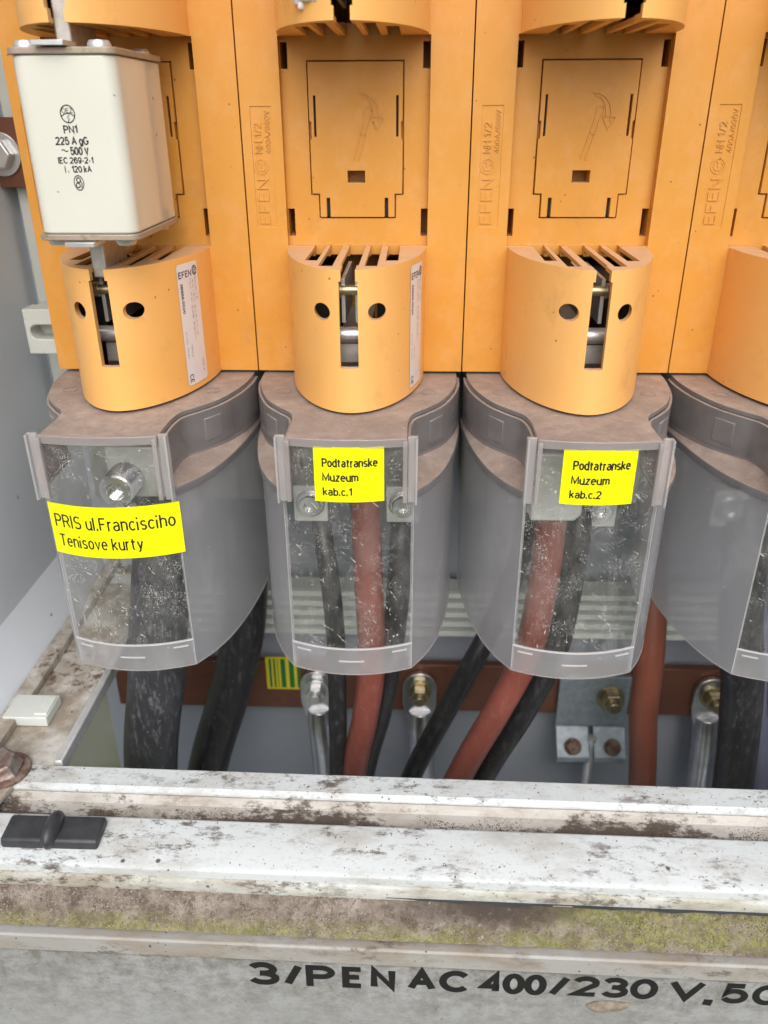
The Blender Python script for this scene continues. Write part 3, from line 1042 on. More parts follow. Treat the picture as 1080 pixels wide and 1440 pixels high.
def grains(name, mat, n, where, r0, r1):
    mb = MB()
    ico = [(0, 0, 1), (.894, 0, .447), (.276, .851, .447), (-.724, .526, .447), (-.724, -.526, .447), (.276, -.851, .447),
           (.724, .526, -.447), (-.276, .851, -.447), (-.894, 0, -.447), (-.276, -.851, -.447), (.724, -.526, -.447), (0, 0, -1)]
    icf = [(0, 1, 2), (0, 2, 3), (0, 3, 4), (0, 4, 5), (0, 5, 1), (1, 6, 2), (2, 7, 3), (3, 8, 4), (4, 9, 5), (5, 10, 1),
           (2, 6, 7), (3, 7, 8), (4, 8, 9), (5, 9, 10), (1, 10, 6), (11, 7, 6), (11, 8, 7), (11, 9, 8), (11, 10, 9), (11, 6, 10)]
    for _ in range(n):
        p = where()
        if p is None:
            continue
        r = random.uniform(r0, r1)
        s = (random.uniform(.6, 1.4), random.uniform(.6, 1.3), random.uniform(.5, 1.1))
        mb.add([(p[0] + a * r * s[0], p[1] + b_ * r * s[1], p[2] + c_ * r * s[2]) for a, b_, c_ in ico], icf)
    o = obj(name, mb, mat)
    o['kind'] = 'stuff'
    return o


def on_dirt(lo, hi, keep):
    def f():
        x = random.uniform(-190, 235)
        t = random.uniform(lo, hi)
        if not keep(x, t):
            return None
        return (x, -160.6 - 11.6 * t - (x + 150) * K_TILT, dirt_z(x, t) + .1)
    return f


grains('soil_grains', GRAIN_BROWN, 5200, on_dirt(.02, .95, lambda x, t: not (10 < x < 105 and t < .6) and mnoise.noise(Vector((x * .07, t * 2, 0))) > -.15), .15, .5)
grains('dark_soil_grains', GRAIN_DARK, 7000, on_dirt(.0, .72, lambda x, t: mnoise.fractal(Vector((x * .045, t * 1.8, 9)), 1, 2, 4) > .16 + random.uniform(0, .25)), .08, .3)
grains('moss', GRAIN_MOSS, 12000, on_dirt(.1, 1.0, lambda x, t: (t > .70 + .3 * mnoise.fractal(Vector((x * .05, 0, 4)), 1, 2, 3) + random.uniform(-.1, .1)) and random.random() < (.75 if x > -20 else .45) or
       (x > 92 and t < .8 and mnoise.fractal(Vector((x * .06, t * 1.5, 14)), 1, 2, 3) > random.uniform(-.15, .25))), .08, .32)


def on_groove():
    x = random.uniform(-150, 235)
    t = random.random() ** .6
    if mnoise.noise(Vector((x * .05, t * 1.2, 22))) < random.uniform(-.05, .3):
        return None
    return (x, -125 - 10 * t - (x + 150) * K_TILT, -160.7 - .4 * t)


grains('groove_dirt', GRAIN_DARK, 9000, on_groove, .06, .28)


def on_strip():
    x = random.uniform(-150, 235)
    y = random.uniform(-158, -112)
    if -135.5 < y < -121:
        return None
    return (x, y - (x + 150) * K_TILT, (-154.6 if y > -121 else -157.4 - (y + 136.2) * -.0741) + .05)


grains('scattered_specks', GRAIN_DARK, 900, on_strip, .06, .3)

# dried lump of mud on the front panel
b = MB()
vs, fs = [], []
for i in range(13):
    th = math.pi * i / 12
    for k in range(28):
        a = 2 * math.pi * k / 28
        q = 1 + .22 * mnoise.noise(Vector((math.cos(a) * 1.7, math.sin(a) * 1.7, i * .3)))
        vs.append((8.8 * q * math.sin(th) * math.cos(a), -2.0 * math.cos(th), 2.7 * q * math.sin(th) * math.sin(a) + .1 * math.cos(a) * 8))
for i in range(12):
    for k in range(28):
        fs.append((i * 28 + k, i * 28 + (k + 1) % 28, (i + 1) * 28 + (k + 1) % 28, (i + 1) * 28 + k))
b.add(vs, fs)
o = obj('mud_lump', b, MUD)
o.location = Vector((108.6, -178.6, -210.6)) * S
tag(o, 'dried brown lump of mud stuck on the grey front panel below the lettering', 'mud')

# ------------------------------------------------------------------ fuse switch strips
# body: two rails with a recess between them
body = MB()
body.box(-49.7, 49.7, 0, 62, .6, 262)
cut = MB()
cut.box(-32, 32, -3, 5.2, 59.5, 143.4)                     # recess of the plate
lid_out = [(-17.55, 71.05), (17.55, 71.05), (17.55, 81.05), (21.0, 81.05), (21.0, 134.55), (-21.0, 134.55), (-21.0, 81.05), (-17.55, 81.05)]
cut.yprism([(x, z) for x, z in lid_out], 5.0, 8.5)
for x0, x1 in ((-31.9, -28.9), (28.9, 31.9)):
    cut.box(x0, x1, 5.0, 24, 131.4, 141.4)
    cut.box(x0, x1, 5.0, 24, 63.2, 75.2)
cut.box(-27, 27, -3, 38, 4, 55)                             # chamber behind the lower cover
cut.box(-27, 27, -3, 38, 148, 203)
vent = MB()
for x0, x1 in ((-19.7, -14.5), (-12.6, -6.9), (-3.7, 3.7), (6.1, 11.2), (14.2, 19.5)):     # the vents run on into the body
    vent.box(x0, x1, -2.9, 4.9, 53, 62)
    vent.box(x0, x1, -2.9, 4.9, 141, 150)
for x in (-1, 1):
    pass
cut.box(-4.2, 3.6, 8, 17, 86.2, 91.2)                       # latch pocket of the lid
cut.box(-45.6, -36.4, -3, .45, 67.6, 117.2)                 # sunk name field
first = carve(body, cut, ORANGE, 'body')
body = MB()
body.v = [tuple(v.co / S) for v in first.vertices]
body.f = [tuple(q.vertices) for q in first.polygons]
body.mi = [0] * len(body.f)
bpy.data.meshes.remove(first)
body_me = carve(body, vent, ORANGE, 'body')

# plate lid
lid = MB()
lid.yprism([(-17.0, 71.6), (17.0, 71.6), (17.0, 81.6), (20.4, 81.6), (20.4, 104), (19.7, 104), (19.7, 111), (20.4, 111), (20.4, 134.0),
            (-20.4, 134.0), (-20.4, 111), (-19.7, 111), (-19.7, 104), (-20.4, 104), (-20.4, 81.6), (-17.0, 81.6)], 4.2, 8.3)
cut = MB()
for x in (-18.0, 18.0):
    cut.box(x - .5, x + .5, 0, 8.0, 105.0, 121.2)
cut.box(-4.2, 3.6, 0, 9, 86.2, 91.2)
for x in (-13.2, 13.2):
    cut.box(x - .75, x + .75, 0, 8.0, 70.0, 79.8)
lid_me = carve(lid, cut, ORANGE, 'lid')
slit_me = []
for x, hw_, z0, z1 in ((-18.0, .48, 105.0, 121.2), (18.0, .48, 105.0, 121.2), (-13.2, .74, 71.7, 79.8), (13.2, .74, 71.7, 79.8)):
    sl = MB()
    sl.box(x - hw_, x + hw_, 7.0, 7.9, z0, z1)
    slit_me.append(sl.mesh('slit', [BLACKVOID]))

# pictogram on the lid (a bent arrow over a tool), raised
fnl = lambda u, v, h: (u, 4.2 - h, v)
pic = MB()
put_line(pic, fnl, [(1.5, 121.8), (4.0, 121.9), (7.0, 120.4), (9.3, 117.6), (10.2, 114.0), (10.0, 110.8)], .6, .5)
put_line(pic, fnl, [(2.5, 120.6), (5.0, 120.2), (7.0, 117.8), (7.9, 114.6), (7.8, 112.4)], .5, .5)
put_line(pic, fnl, [(6.4, 113.2), (9.2, 107.6), (12.2, 112.4), (6.4, 113.2)], .6, .5)
put_line(pic, fnl, [(-1.2, 96.0), (3.2, 111.0)], .55, .5)
put_line(pic, fnl, [(.8, 95.4), (5.2, 110.4)], .55, .5)
put_line(pic, fnl, [(3.2, 111.0), (4.0, 116.4), (6.2, 116.9), (7.0, 115.6), (5.2, 110.4)], .55, .5)
put_line(pic, fnl, [(1.6, 106.4), (4.4, 105.6)], .55, .5)

# raised writing in the sunk name field, reading upwards
fne = lambda u, v, h: (-42.0 + 0 - v, .45 - h, u)
nam = MB()
put_text(nam, 'EFEN', fne, 69.2, 88.2, -2.6, 2.6, -.012, 1.25, .5)
put_ring(nam, fne, 93.2, .2, 3.3, 3.3, .6, .32, 32)
put_line(nam, fne, [(94.6, -1.1), (93.2, -2.1), (91.4, -.9), (91.6, 1.4), (93.2, 2.2), (95.0, 1.3), (94.6, .3), (92.6, .3)], .5, .32)
put_text(nam, 'NH 1/2', fne, 98.6, 110.8, -.9, 2.4, -.012, 1.1, .5)
put_text(nam, '400A/690V', fne, 98.6, 115.6, -4.6, -2.4, -.015, 1.1, .45)
nam_me = nam.mesh('name_field', [ORANGE])

# lower cover
def cover(z0, z1, top_open):
    """orange half-round cover; the slotted face is the top one when top_open, else the underside"""
    mb = MB()
    mb.zprism(half_ellipse(31.3, 61.8) , z0, z1)
    ct = MB()
    inn = half_ellipse(28.3, 58.6)
    inn = [(x, y - .0) for x, y in inn] + [(28.3, 4), (-28.3, 4)]
    zi = (z0 + 3, z1 - 1.7) if top_open else (z0 + 1.7, z1 - 3)
    ct.zprism(inn, *zi)
    me = carve(mb, ct, ORANGE_FADED_LIT, 'shell')
    fa, fb = (z1 - 8, z1 + 4) if top_open else (z0 - 4, z0 + 8)
    steps = []
    k = MB()
    for x0, x1, y in ((-19.7, -14.5, -38), (-12.6, -6.9, -51.4), (6.1, 11.2, -51.4), (14.2, 19.5, -38)):
        k.box(x0, x1, y, 2.0, fa, fb)
    steps.append(k)
    k = MB()
    for x in (-11.2, 11.2):
        k.cyl(3.5, (x, -75, z0 + 41.6 if top_open else z1 - 41.6), (0, 1, 0), 0, 40, 32)
    steps.append(k)
    k = MB()
    k.box(-3.7, 3.7, -50.0, 2.2, fa + .5, fb + .5)
    steps.append(k)
    k = MB()
    k.box(-3.75, 3.75, -70, -48.9, *((z0 + 19.2, z1 - 4.4) if top_open else (z0 + 4.4, z1 - 19.2)))
    steps.append(k)
    k = MB()
    k.box(-2.9, 2.9, -70, -49.2, *((z1 - 4.9, z1 + 4.2) if top_open else (z0 - 4.2, z0 + 4.9)))
    steps.append(k)
    for k in steps:                                         # one clean cut after the other
        s2 = MB()
        s2.v = [tuple(v.co / S) for v in me.vertices]
        s2.f = [tuple(q.vertices) for q in me.polygons]
        s2.mi = [0] * len(s2.f)
        bpy.data.meshes.remove(me)
        me = carve(s2, k, ORANGE_FADED_LIT, 'cover')
    return me


low_me = cover(.4, 59.2, True)
mir = MB()                                                  # the upper cover is the lower one turned upside down
mir.v = [(v.co.x / S, v.co.y / S, 202.6 - v.co.z / S) for v in low_me.vertices]
mir.f = [tuple(reversed(q.vertices)) for q in low_me.polygons]
mir.mi = [0] * len(mir.f)
upp_me = mir.mesh('cover', [ORANGE_FADED_LIT])
finish(upp_me, 25)


def contact_mb(zc, sgn):
    """clamping jaws of the contact, seen through slot and holes"""
    mb = MB()
    for x in (-1, 1):
        mb.box(x * 2.1, x * 3.6, -50, -8, zc + sgn * 6, zc + sgn * 24) if sgn > 0 else mb.box(x * 2.1, x * 3.6, -50, -8, zc + sgn * 24, zc + sgn * 6)
    lo, hi = sorted((zc - sgn * 12, zc - sgn * 4))
    mb.box(-6.5, 6.5, -46, 30, lo, hi)
    lo, hi = sorted((zc - sgn * 22, zc - sgn * 12.2))
    mb.box(-9, 9, -40, 30, lo, hi)
    mb.cyl(3.4, (-14, -46, zc), (1, 0, 0), 0, 28, 24)
    return mb


con_low = contact_mb(30, 1).mesh('contact', [STEEL])
con_upp = contact_mb(176, -1).mesh('contact', [STEEL])
dark_fill_me = []
for sg in (-1, 1):
    for z0, z1 in ((4, 49), (156, 203)):
        cb = MB()
        x0, x1 = sorted((sg * 10.2, sg * 25.5))
        cb.box(x0, x1, -31, 34, z0, z1)  # added black block that darkens the slots and holes
        dark_fill_me.append(cb.mesh('dark_slot_filler', [BLACKVOID]))
spr = MB()
for z_ in (49.5,):
    spr.lathe([(0, 0), (3.0, 0), (3.0, 2.2), (2.0, 2.2), (2.0, 9.8), (3.0, 9.8), (3.0, 12), (0, 12)], (-6, -50.5, z_), (1, 0, 0), 18)
spr_me = spr.mesh('clamp_screw', [BRASS])


def rating_mb():
    """white rating sticker bent round the right flank of the lower cover"""
    flank = half_ellipse(31.5, 62.1, 200)
    flank = [p for p in flank if p[0] > 10]
    L = [0.0]
    for i in range(1, len(flank)):
        L.append(L[-1] + (Vector(flank[i]) - Vector(flank[i - 1])).length)
    i0 = min(range(len(flank)), key=lambda i: abs(flank[i][0] - 24.6) + (0 if flank[i][1] < -20 else 99))
    base = L[i0]
    def fn(u, v, h):
        s = base + u
        k = 1
        while k < len(L) - 1 and L[k] < s:
            k += 1
        t = (s - L[k - 1]) / (L[k] - L[k - 1])
        a, b_ = Vector(flank[k - 1]), Vector(flank[k])
        p = a.lerp(b_, t)
        d_ = (b_ - a).normalized()
        nrm = Vector((d_.y, -d_.x))
        if nrm.x < 0:
            nrm = -nrm
        p = p + nrm * (.05 + h)
        return (p.x, p.y, v)
    W, H0, H1 = 17.0, 3.2, 56.5
    mb = MB()
    n = 14
    corner = lambda u: 1.2 * max(0, 1 - min(u, W - u) / 1.4) ** 2
    vs = []
    for i in range(n + 1):
        u = W * i / n
        vs += [fn(u, H0 + corner(u), 0), fn(u, H1 - corner(u), 0)]
    mb.add(vs, [(2 * i, 2 * i + 2, 2 * i + 3, 2 * i + 1) for i in range(n)])
    t = lambda u, v, h: fn(u, v, .1)
    mb.mat = 1
    put_text(mb, 'EFEN', t, .9, 11.0, 50.6, 53.4, .03, 1.1)
    put_ring(mb, t, 14.0, 52.6, 2.1, 2.1, .5)
    put_line(mb, t, [(14.9, 51.6), (13.6, 51.4), (12.9, 52.6), (13.6, 53.8), (14.9, 53.4), (14.6, 52.5), (13.6, 52.5)], .45)
    mb.mat = 2
    dn = lambda x: (lambda u, v, h: fn(x + v, 49.6 - u, .1))    # lines that read downwards
    put_text(mb, '38866.0020', dn(1.6), 1.0, 14.0, 0, 1.8, .03, 1.05)
    put_text(mb, 'CE', dn(1.6), 41.4, 45.4, -.2, 2.8, .0, 1.0)
    mb.mat = 3
    put_text(mb, 'NH-LAI. 1-9', dn(13.4), -.5, 9.5, 0, 1.2)
    put_text(mb, '400 A', dn(13.4), 36.5, 42.5, 0, 1.3)
    put_text(mb, 'IEC/EN 60947-3', dn(11.0), 0, 25, 0, 1.0)
    put_text(mb, 'NH AC 22B 690V', dn(8.8), 0, 27, 0, 1.0)
    put_text(mb, '01/00  0037', dn(1.7), 22, 34, 0, 1.0)
    put_text(mb, '1500', dn(5.0), 28, 34, 0, 1.0)
    return mb.mesh('rating_sticker', [STICKWHITE, NAVYPRINT, BLACKPRINT, GREYPRINT])


rate_me = rating_mb()
base_mb = MB()
base_mb.box(-46.5, 46.5, 8, 58, -74, -.2)
for x in (-33, 0, 33):
    base_mb.box(x - .8, x + .8, 2, 8.2, -74, -3)


def terminal_parts(kind, root):
    if kind == 'screw':
        t = MB()
        t.box(-19, 8, -37, -20, -52, -26)
        t.box(8.1, 12, -34, 8, -50, -28)
        tb = obj('terminal_clamp', t, PLATEGREY, root, .8)
        for x, z_, r, ln in ((-10.2, -42.0, 8.4, 15), (-12, -57.5, 5.0, 6)):
            k = MB()
            pr = [(0, 0), (r - .6, 0)]
            n_ = int(ln / 1.6)
            for q in range(n_):
                pr += [(r, .4 + q * ln / n_), (r - .7, .4 + (q + .5) * ln / n_)]
            pr += [(r - .4, ln), (r - 1.3, ln + .7), (r * .52, ln + .7), (r * .50, ln - 4), (0, ln - 4)]
            k.lathe(pr, (x, -37.1, z_), (0, -1, 0), 30)
            obj('set_screw', k, BRIGHTZINC, tb)
    else:
        spots = {'two': ((-22.5, -54.5), (22.3, -54.5)), 'right': ((16.2, -55.5),)}[kind]
        for x, z_ in spots:
            t = MB()
            t.box(x - 8.2, x + 8.2, -36, -33.5, z_ - 10, z_ + 9)
            t.box(x - 7, x + 7, -33.4, 8, z_ - 3, z_ + 7)
            tb = obj('terminal_clamp', t, PLATEGREY, root, .4)
            k = MB()
            k.lathe([(0, 0), (6.9, 0), (6.9, 1.0), (6.3, 1.5), (5.5, 1.6), (5.4, 3.6), (4.9, 4.3), (2.9, 4.3), (2.5, 2.0), (0, 2.0)], (x, -36.1, z_), (0, -1, 0), 28)
            obj('clamp_screw', k, BRIGHTZINC, tb)
        if kind == 'right':
            t = MB()
            pts = [(-19.5, -53), (.5, -53), (3.5, -50), (3.5, -24), (.5, -20), (-19.5, -20)]
            t.yprism(pts, -55.5, -32)
            t.box(-12, -2, -31.8, 8, -48, -26)
            obj('terminal_clamp', t, PLATEGREY, root, 1.0)


LABELS = {
    -100: ('orange fuse strip farthest left, holding the cream fuse', 'screw'),
    0: ('orange fuse strip with white foam on its upper cover, right of the fuse', 'two'),
    100: ('orange fuse strip above the terminal cover marked kab.c.2', 'right'),
    200: ('orange fuse strip farthest right, cut off by the edge of the photo', 'two'),
}
upper_plate = None
for X, (lab, kind) in LABELS.items():
    r = thing('fuse_switch_strip', lab, 'fuse strip', (X, 0, 0), 'orange fuse switch strips side by side')
    obj('body', body_me, None, r, .35, 2)
    l_ = obj('lid', lid_me, None, r, .2, 1)
    for me in slit_me:
        obj('slit', me, None, l_)
    obj('pictogram', pic, ORANGE, l_) if X == -100 else obj('pictogram', bpy.data.meshes['pictogram'], None, l_)
    obj('name_field', nam_me, None, r)
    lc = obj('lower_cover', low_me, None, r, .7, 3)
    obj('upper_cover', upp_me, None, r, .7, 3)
    obj('contact', con_low, None, r)
    obj('contact', con_upp, None, r)
    for me in dark_fill_me:
        obj('dark_slot_filler', me, None, r, .4)
    obj('contact_screw', spr_me, None, r)
    obj('terminal_base', base_mb, GREYBLOCK, r, .5) if X == -100 else obj('terminal_base', bpy.data.meshes['terminal_base'], None, r, .5)
    if X in (-100, 0):
        obj('rating_sticker', rate_me, None, lc)
    terminal_parts(kind, r)

# ------------------------------------------------------------------ see-through terminal covers
co = MB()
shelf = [(47.6, 5)] + OGEE + FRONT_ARC + list(reversed(MIRROR(OGEE))) + [(-47.6, 5)]
shelf = list(reversed(shelf))
co.zprism(shelf, -2.2, 0)
for sgn in (1, -1):
    pts = OGEE if sgn > 0 else list(reversed(MIRROR(OGEE)))
    pts = [(x - sgn * .02, y) for x, y in pts]
    co.wall(pts, -21.6, -2.25, 1.4 if sgn > 0 else 1.4)
    # ledge between the ogee wall and the outer wall of the pot
    og = [p for p in OGEE]
    po = list(reversed(POT_SIDE))
    n = 30
    def at(path, t):
        k = t * (len(path) - 1)
        i = min(int(k), len(path) - 2)
        a, b_ = Vector(path[i]), Vector(path[i + 1])
        return a.lerp(b_, k - i)
    def by_y(path, y):
        for a, b_ in zip(path, path[1:]):
            lo, hi = sorted((a[1], b_[1]))
            if lo <= y <= hi and hi > lo:
                t = (y - a[1]) / (b_[1] - a[1])
                return a[0] + (b_[0] - a[0]) * t
        return path[-1][0]
    vs, fs = [], []
    for i in range(n + 1):
        y = 3 - 86.5 * i / n
        xi = by_y(OGEE, y) - 1.0
        xo = max(by_y(POT_SIDE, y), xi + .6) + 1.5
        vs += [(sgn * xi, y, -19.8), (sgn * xo, y - .4, -24.0), (sgn * xo, y - .4, -27.6), (sgn * xi, y, -21.4)]
    for i in range(n):
        a = 4 * i
        for k in range(4):
            fs.append((a + k, a + (k + 1) % 4, a + 4 + (k + 1) % 4, a + 4 + k))
    fs += [(3, 2, 1, 0), (4 * n, 4 * n + 1, 4 * n + 2, 4 * n + 3)]
    co.add(vs, fs)
co_me = co.mesh('collar', [SMOKE])
# two round ejector marks on the shelf and the pressed tabs on its flanks
mk_me = []
for x in (-33.5, 33.5):
    mk = MB()
    put_ring(mk, lambda u, v, h: (u, v, h + .05), x, -28.5, 3.6, 3.6, .5, .25, 28)
    mk_me.append(mk.mesh('moulding_mark', [SMOKE]))
tab_me = []
for s in (-1, 1):
    tabs = MB()
    a, b_ = Vector((38.6, -41.2)), Vector((33.0, -50.0))
    d_ = (b_ - a).normalized()
    nr = Vector((-d_.y, d_.x))
    if nr.x < 0:
        nr = -nr
    q = [a + nr * .1, b_ + nr * .1, b_ + nr * 1.5, a + nr * 1.5]
    tabs.zprism([(s * p.x, p.y) for p in q], -16.5, -6)
    tab_me.append(tabs.mesh('collar_tab', [SMOKE]))

flank_me = []                                               # frosted flanks and rim of the pot
for s in (1, -1):
    pts = POT_SIDE if s > 0 else list(reversed(MIRROR(POT_SIDE)))
    sh = MB()
    sh.wall(pts, -114.2, -24.2, 1.3)
    flank_me.append(sh.mesh('frosted_flank', [FROST]))
rim = MB()
ridge_me = []
arc = [(-WIN_W + 2 * WIN_W * i / 24, win_y(-WIN_W + 2 * WIN_W * i / 24)) for i in range(25)]
rim.wall(arc, -114.2, -100.6, 1.3)
for x0, x1 in ((-25, -18.5), (-5.6, 5.8), (18.5, 25)):
    seg_ = [(x0 + (x1 - x0) * i / 6, win_y(x0 + (x1 - x0) * i / 6) - .5) for i in range(7)]
    zc = -107.0 if abs(x0 + x1) < 3 else -103.2
    rdg = MB()
    rdg.wall(seg_, zc - .35, zc + .35, .45)
    ridge_me.append(rdg.mesh('moulding_ridge', [WHITEEDGE]))
rim_me = rim.mesh('rim', [FROST_RIM])
edge_me = []
for s in (1, -1):
    e = MB()
    x0, x1 = sorted((s * 27.0, s * 27.3))
    e.box(x0, x1, -83.80, -83.45, -114.0, -28.2)  # pale strip painted on as the lit corner of the pot
    edge_me.append(e.mesh('corner_edge_glint', [BARCLEAR]))
e = MB()
loop = list(reversed(MIRROR(POT_SIDE))) + arc[1:-1] + POT_SIDE
e.wall([(x * 1.004, y - .15) for x, y in loop], -114.62, -114.25, .8)  # thin pale line standing in for light on the pot's bottom rim
edge_me.append(e.mesh('bottom_edge_glint', [BARCLEAR]))
wi = MB()
wi.wall(arc, -100.5, -2.3, 1.1)
wi_me = wi.mesh('window', [CLEAR])
wb = MB()                                                   # added pale strip, a painted glint along the window's lower edge
wb.wall([(x, y - .25) for x, y in arc], -100.95, -100.2, .6)
wb_me = wb.mesh('window_edge_glint', [WHITEEDGE])

clip_me = []
for s in (-1, 1):
    cl = MB()
    x0, x1 = sorted((s * 24.6, s * 28.6))
    cl.box(x0, x1, -88.0, -86.2, -27.8, 1.0)
    e0, e1 = sorted((s * 27.6, s * 28.6))
    cl.box(e0, e1, -90.4, -88.1, -27.8, 1.0)
    ra = MB()
    x0, x1 = sorted((s * 22.6, s * 24.5))
    ra.box(x0, x1, -90.6, -88.2, -27.0, -.2)
    clip_me.append((cl.mesh('front_clip', [BARCLEAR]), ra.mesh('clip_rail', [PINKEDGE])))
cl2 = MB()
topbar = [(-24.4 + 48.8 * i / 16, -88.4 - 2.6 * (1 - (1 - i / 8) ** 2)) for i in range(17)]
cl2.wall(topbar, -3.2, .5, 1.6)
cl2_me = cl2.mesh('top_bar', [PINKEDGE])


def sticker_mb(x0, x1, z0, z1, lines, sk=0.0, dy=0.0, bw=.03):
    """yellow name sticker lying on the curved front; lines: (text, u0, u1, v0, v1)"""
    mb = MB()
    n = 20
    f = lambda x, h: win_y(max(min(x, 28.5), -28.5)) - .30 - dy - h
    vs = []
    for i in range(n + 1):
        t = i / n
        xa = x0 + (x1 - x0) * t
        vs += [(xa, f(xa, 0), z0 + sk * t), (xa, f(xa, 0), z1 + sk * t)]
    mb.add(vs, [(2 * i, 2 * i + 2, 2 * i + 3, 2 * i + 1) for i in range(n)])
    mb.mat = 1
    for tx, u0, u1, v0, v1 in lines:
        put_text(mb, tx, lambda u, v, h: (u, f(u, .12), v + sk * (u - x0) / (x1 - x0)), u0, u1, v0, v1, bw, 1.03)
    return mb.mesh('name_sticker', [YELLOW, BLACKPRINT])


STICK = {
    -100: sticker_mb(-27.8, 28.6, -55.4, -31.2, (('PRIS ul.Francisciho', -25.4, 26.4, -42.2, -36.0), ('Tenisove kurty', -24.8, 12.6, -52.6, -45.6)), .6, 0.0, -.012),
    0: sticker_mb(-13.1, 15.1, -26.6, -2.7, (('Podtatranske', -9.8, 12.6, -11.2, -7.4), ('Muzeum', -9.8, 4.9, -17.5, -13.7), ('kab.c.1', -9.8, 2.2, -23.8, -20.2)), .2, 1.2),
    100: sticker_mb(-14.1, 14.9, -26.6, -2.9, (('Podtatranske', -10.2, 12.5, -11.4, -7.4), ('Muzeum', -10.4, 4.8, -17.7, -13.9), ('kab.c.2', -10.5, 2.2, -23.8, -20.2)), .2, 1.2),
}
PL = {
    -100: 'frosted terminal cover with the wide yellow sticker PRIS ul.Francisciho Tenisove kurty',
    0: 'frosted terminal cover with yellow sticker Podtatranske Muzeum kab.c.1',
    100: 'frosted terminal cover with yellow sticker Podtatranske Muzeum kab.c.2',
    200: 'frosted terminal cover without a sticker, cut off at the right edge',
}
for X, lab in PL.items():
    r = thing('terminal_cover', lab, 'terminal cover', (X, 0, -1), 'frosted terminal covers under the fuse strips')
    c_ = obj('collar', co_me, None, r, .35, 2)
    for me in mk_me:
        obj('moulding_mark', me, None, c_)
    for me in tab_me:
        obj('collar_tab', me, None, c_, .3)
    for me in flank_me:
        obj('frosted_flank', me, None, r)
    rm = obj('rim', rim_me, None, r, .2)
    for me in ridge_me:
        obj('moulding_ridge', me, None, rm)
    obj('bottom_edge_glint', edge_me[2], None, r)
    for me in edge_me[:2]:
        obj('corner_edge_glint', me, None, r)
    wn = obj('window', wi_me, None, r)
    obj('window_edge_glint', wb_me, None, wn)
    for ma, mb_ in clip_me:
        fc = obj('front_clip', ma, None, r, .3)
        obj('clip_rail', mb_, None, fc, .3)
    obj('top_bar', cl2_me, None, r, .3)
    if X in STICK:
        obj('name_sticker', STICK[X], None, r)

# ------------------------------------------------------------------ the cream fuse plugged into the first strip
fz = thing('fuse', 'cream ceramic fuse with black PN1 225 A print, plugged into the leftmost orange strip', 'fuse', (-97, -42, 60))
def fpart(name, mb, mats, bevel=0.0, seg=3, parent=None):
    mb.v = [(a + 97, b_ + 42, c_ - 60) for a, b_, c_ in mb.v]
    return obj(name, mb, mats, parent or fz, bevel, seg)
def rrect(x0, x1, y0, y1, r, n=8):
    p = []
    for cx, cy, a0 in ((x1 - r, y0 + r, -90), (x1 - r, y1 - r, 0), (x0 + r, y1 - r, 90), (x0 + r, y0 + r, 180)):
        for k in range(n + 1):
            a = math.radians(a0 + 90 * k / n)
            p.append((cx + r * math.cos(a), cy + r * math.sin(a)))
    return p
b = MB()
b.zprism(rrect(-115, -78.2, -72, -13, 5.0), 74.0, 133.0)
fpart('ceramic_body', b, CERAMIC, .8)
for z0, z1, s in ((133.1, 135.3, 1), (71.7, 73.9, -1)):
    b = MB()
    b.zprism(rrect(-116, -77.4, -72.8, -12.2, 4.5), z0, z1)
    pl = fpart('end_plate', b, TARNISH, .4)
    zz = z1 if s > 0 else z0
    for x, y in ((-110.5, -66), (-84.5, -66), (-110.5, -20), (-84.5, -20)):
        k = MB()
        k.lathe([(0, 0), (4.1, 0), (4.1, 1.0), (3.4, 2.2), (0, 2.4)], (x, y, zz + s * .02), (0, 0, s), 20)
        fpart('plate_screw', k, STEEL, 0, parent=pl)
    k = MB()
    k.box(-104.5, -93.5, -76.0, -64, *sorted((zz + s * .3, zz + s * 1.9)))
    k.box(-103.5, -94.5, -66.5, -64.2, *sorted((zz + s * .05, zz + s * .29)))
    fpart('grip_lug', k, STEEL, .5, parent=pl)
    k = MB()
    za, zb = (z1 + .05, z1 + 24) if s > 0 else (z0 - 16.5, z0 - .05)
    k.box(-103.0, -97.2, -57, -30, za, zb)
    fpart('blade', k, SILVERBLADE, .7)
fnf = lambda u, v, h: (u, -72.06 - h, v)
b = MB()
put_ring(b, fnf, -97.2, 114.6, 2.7, 3.0, .42)
put_text(b, 'OEZ', fnf, -99.2, -95.2, 114.9, 116.5, .0)
put_line(b, fnf, [(-99.6, 113.8), (-98.4, 114.6), (-97.2, 114.8), (-96.0, 114.6), (-94.8, 113.8)], .36)
put_line(b, fnf, [(-96.8, 114.2), (-97.6, 113.2), (-96.8, 113.2), (-97.4, 112.0)], .32)
put_text(b, 'PN1', fnf, -99.6, -94.5, 108.3, 111.0, .045, 1.05)
put_text(b, '225 A gG', fnf, -103.2, -91.1, 104.0, 107.3, .042)
put_text(b, '~', fnf, -101.6, -98.9, 102.3, 103.2, .03)
put_text(b, '500 V', fnf, -98.4, -91.5, 101.2, 104.0, .042)
put_text(b, 'IEC 269-2-1', fnf, -103.4, -90.4, 98.4, 100.6, .042)
put_text(b, 'I', fnf, -101.4, -100.9, 95.4, 97.6, .01)
put_text(b, '1', fnf, -100.5, -100.0, 95.1, 96.1, .01)
put_text(b, '120 kA', fnf, -98.9, -91.5, 95.4, 97.7, .042)
put_ring(b, fnf, -97.0, 91.9, 1.9, 2.7, .42)
put_ring(b, fnf, -97.0, 92.9, .9, 1.0, .42)
put_ring(b, fnf, -97.4, 91.1, .9, 1.0, .42)
put_line(b, fnf, [(-96.2, 90.2), (-95.9, 91.6), (-96.4, 92.6)], .36)
fpart('print', b, BLACKPRINT)

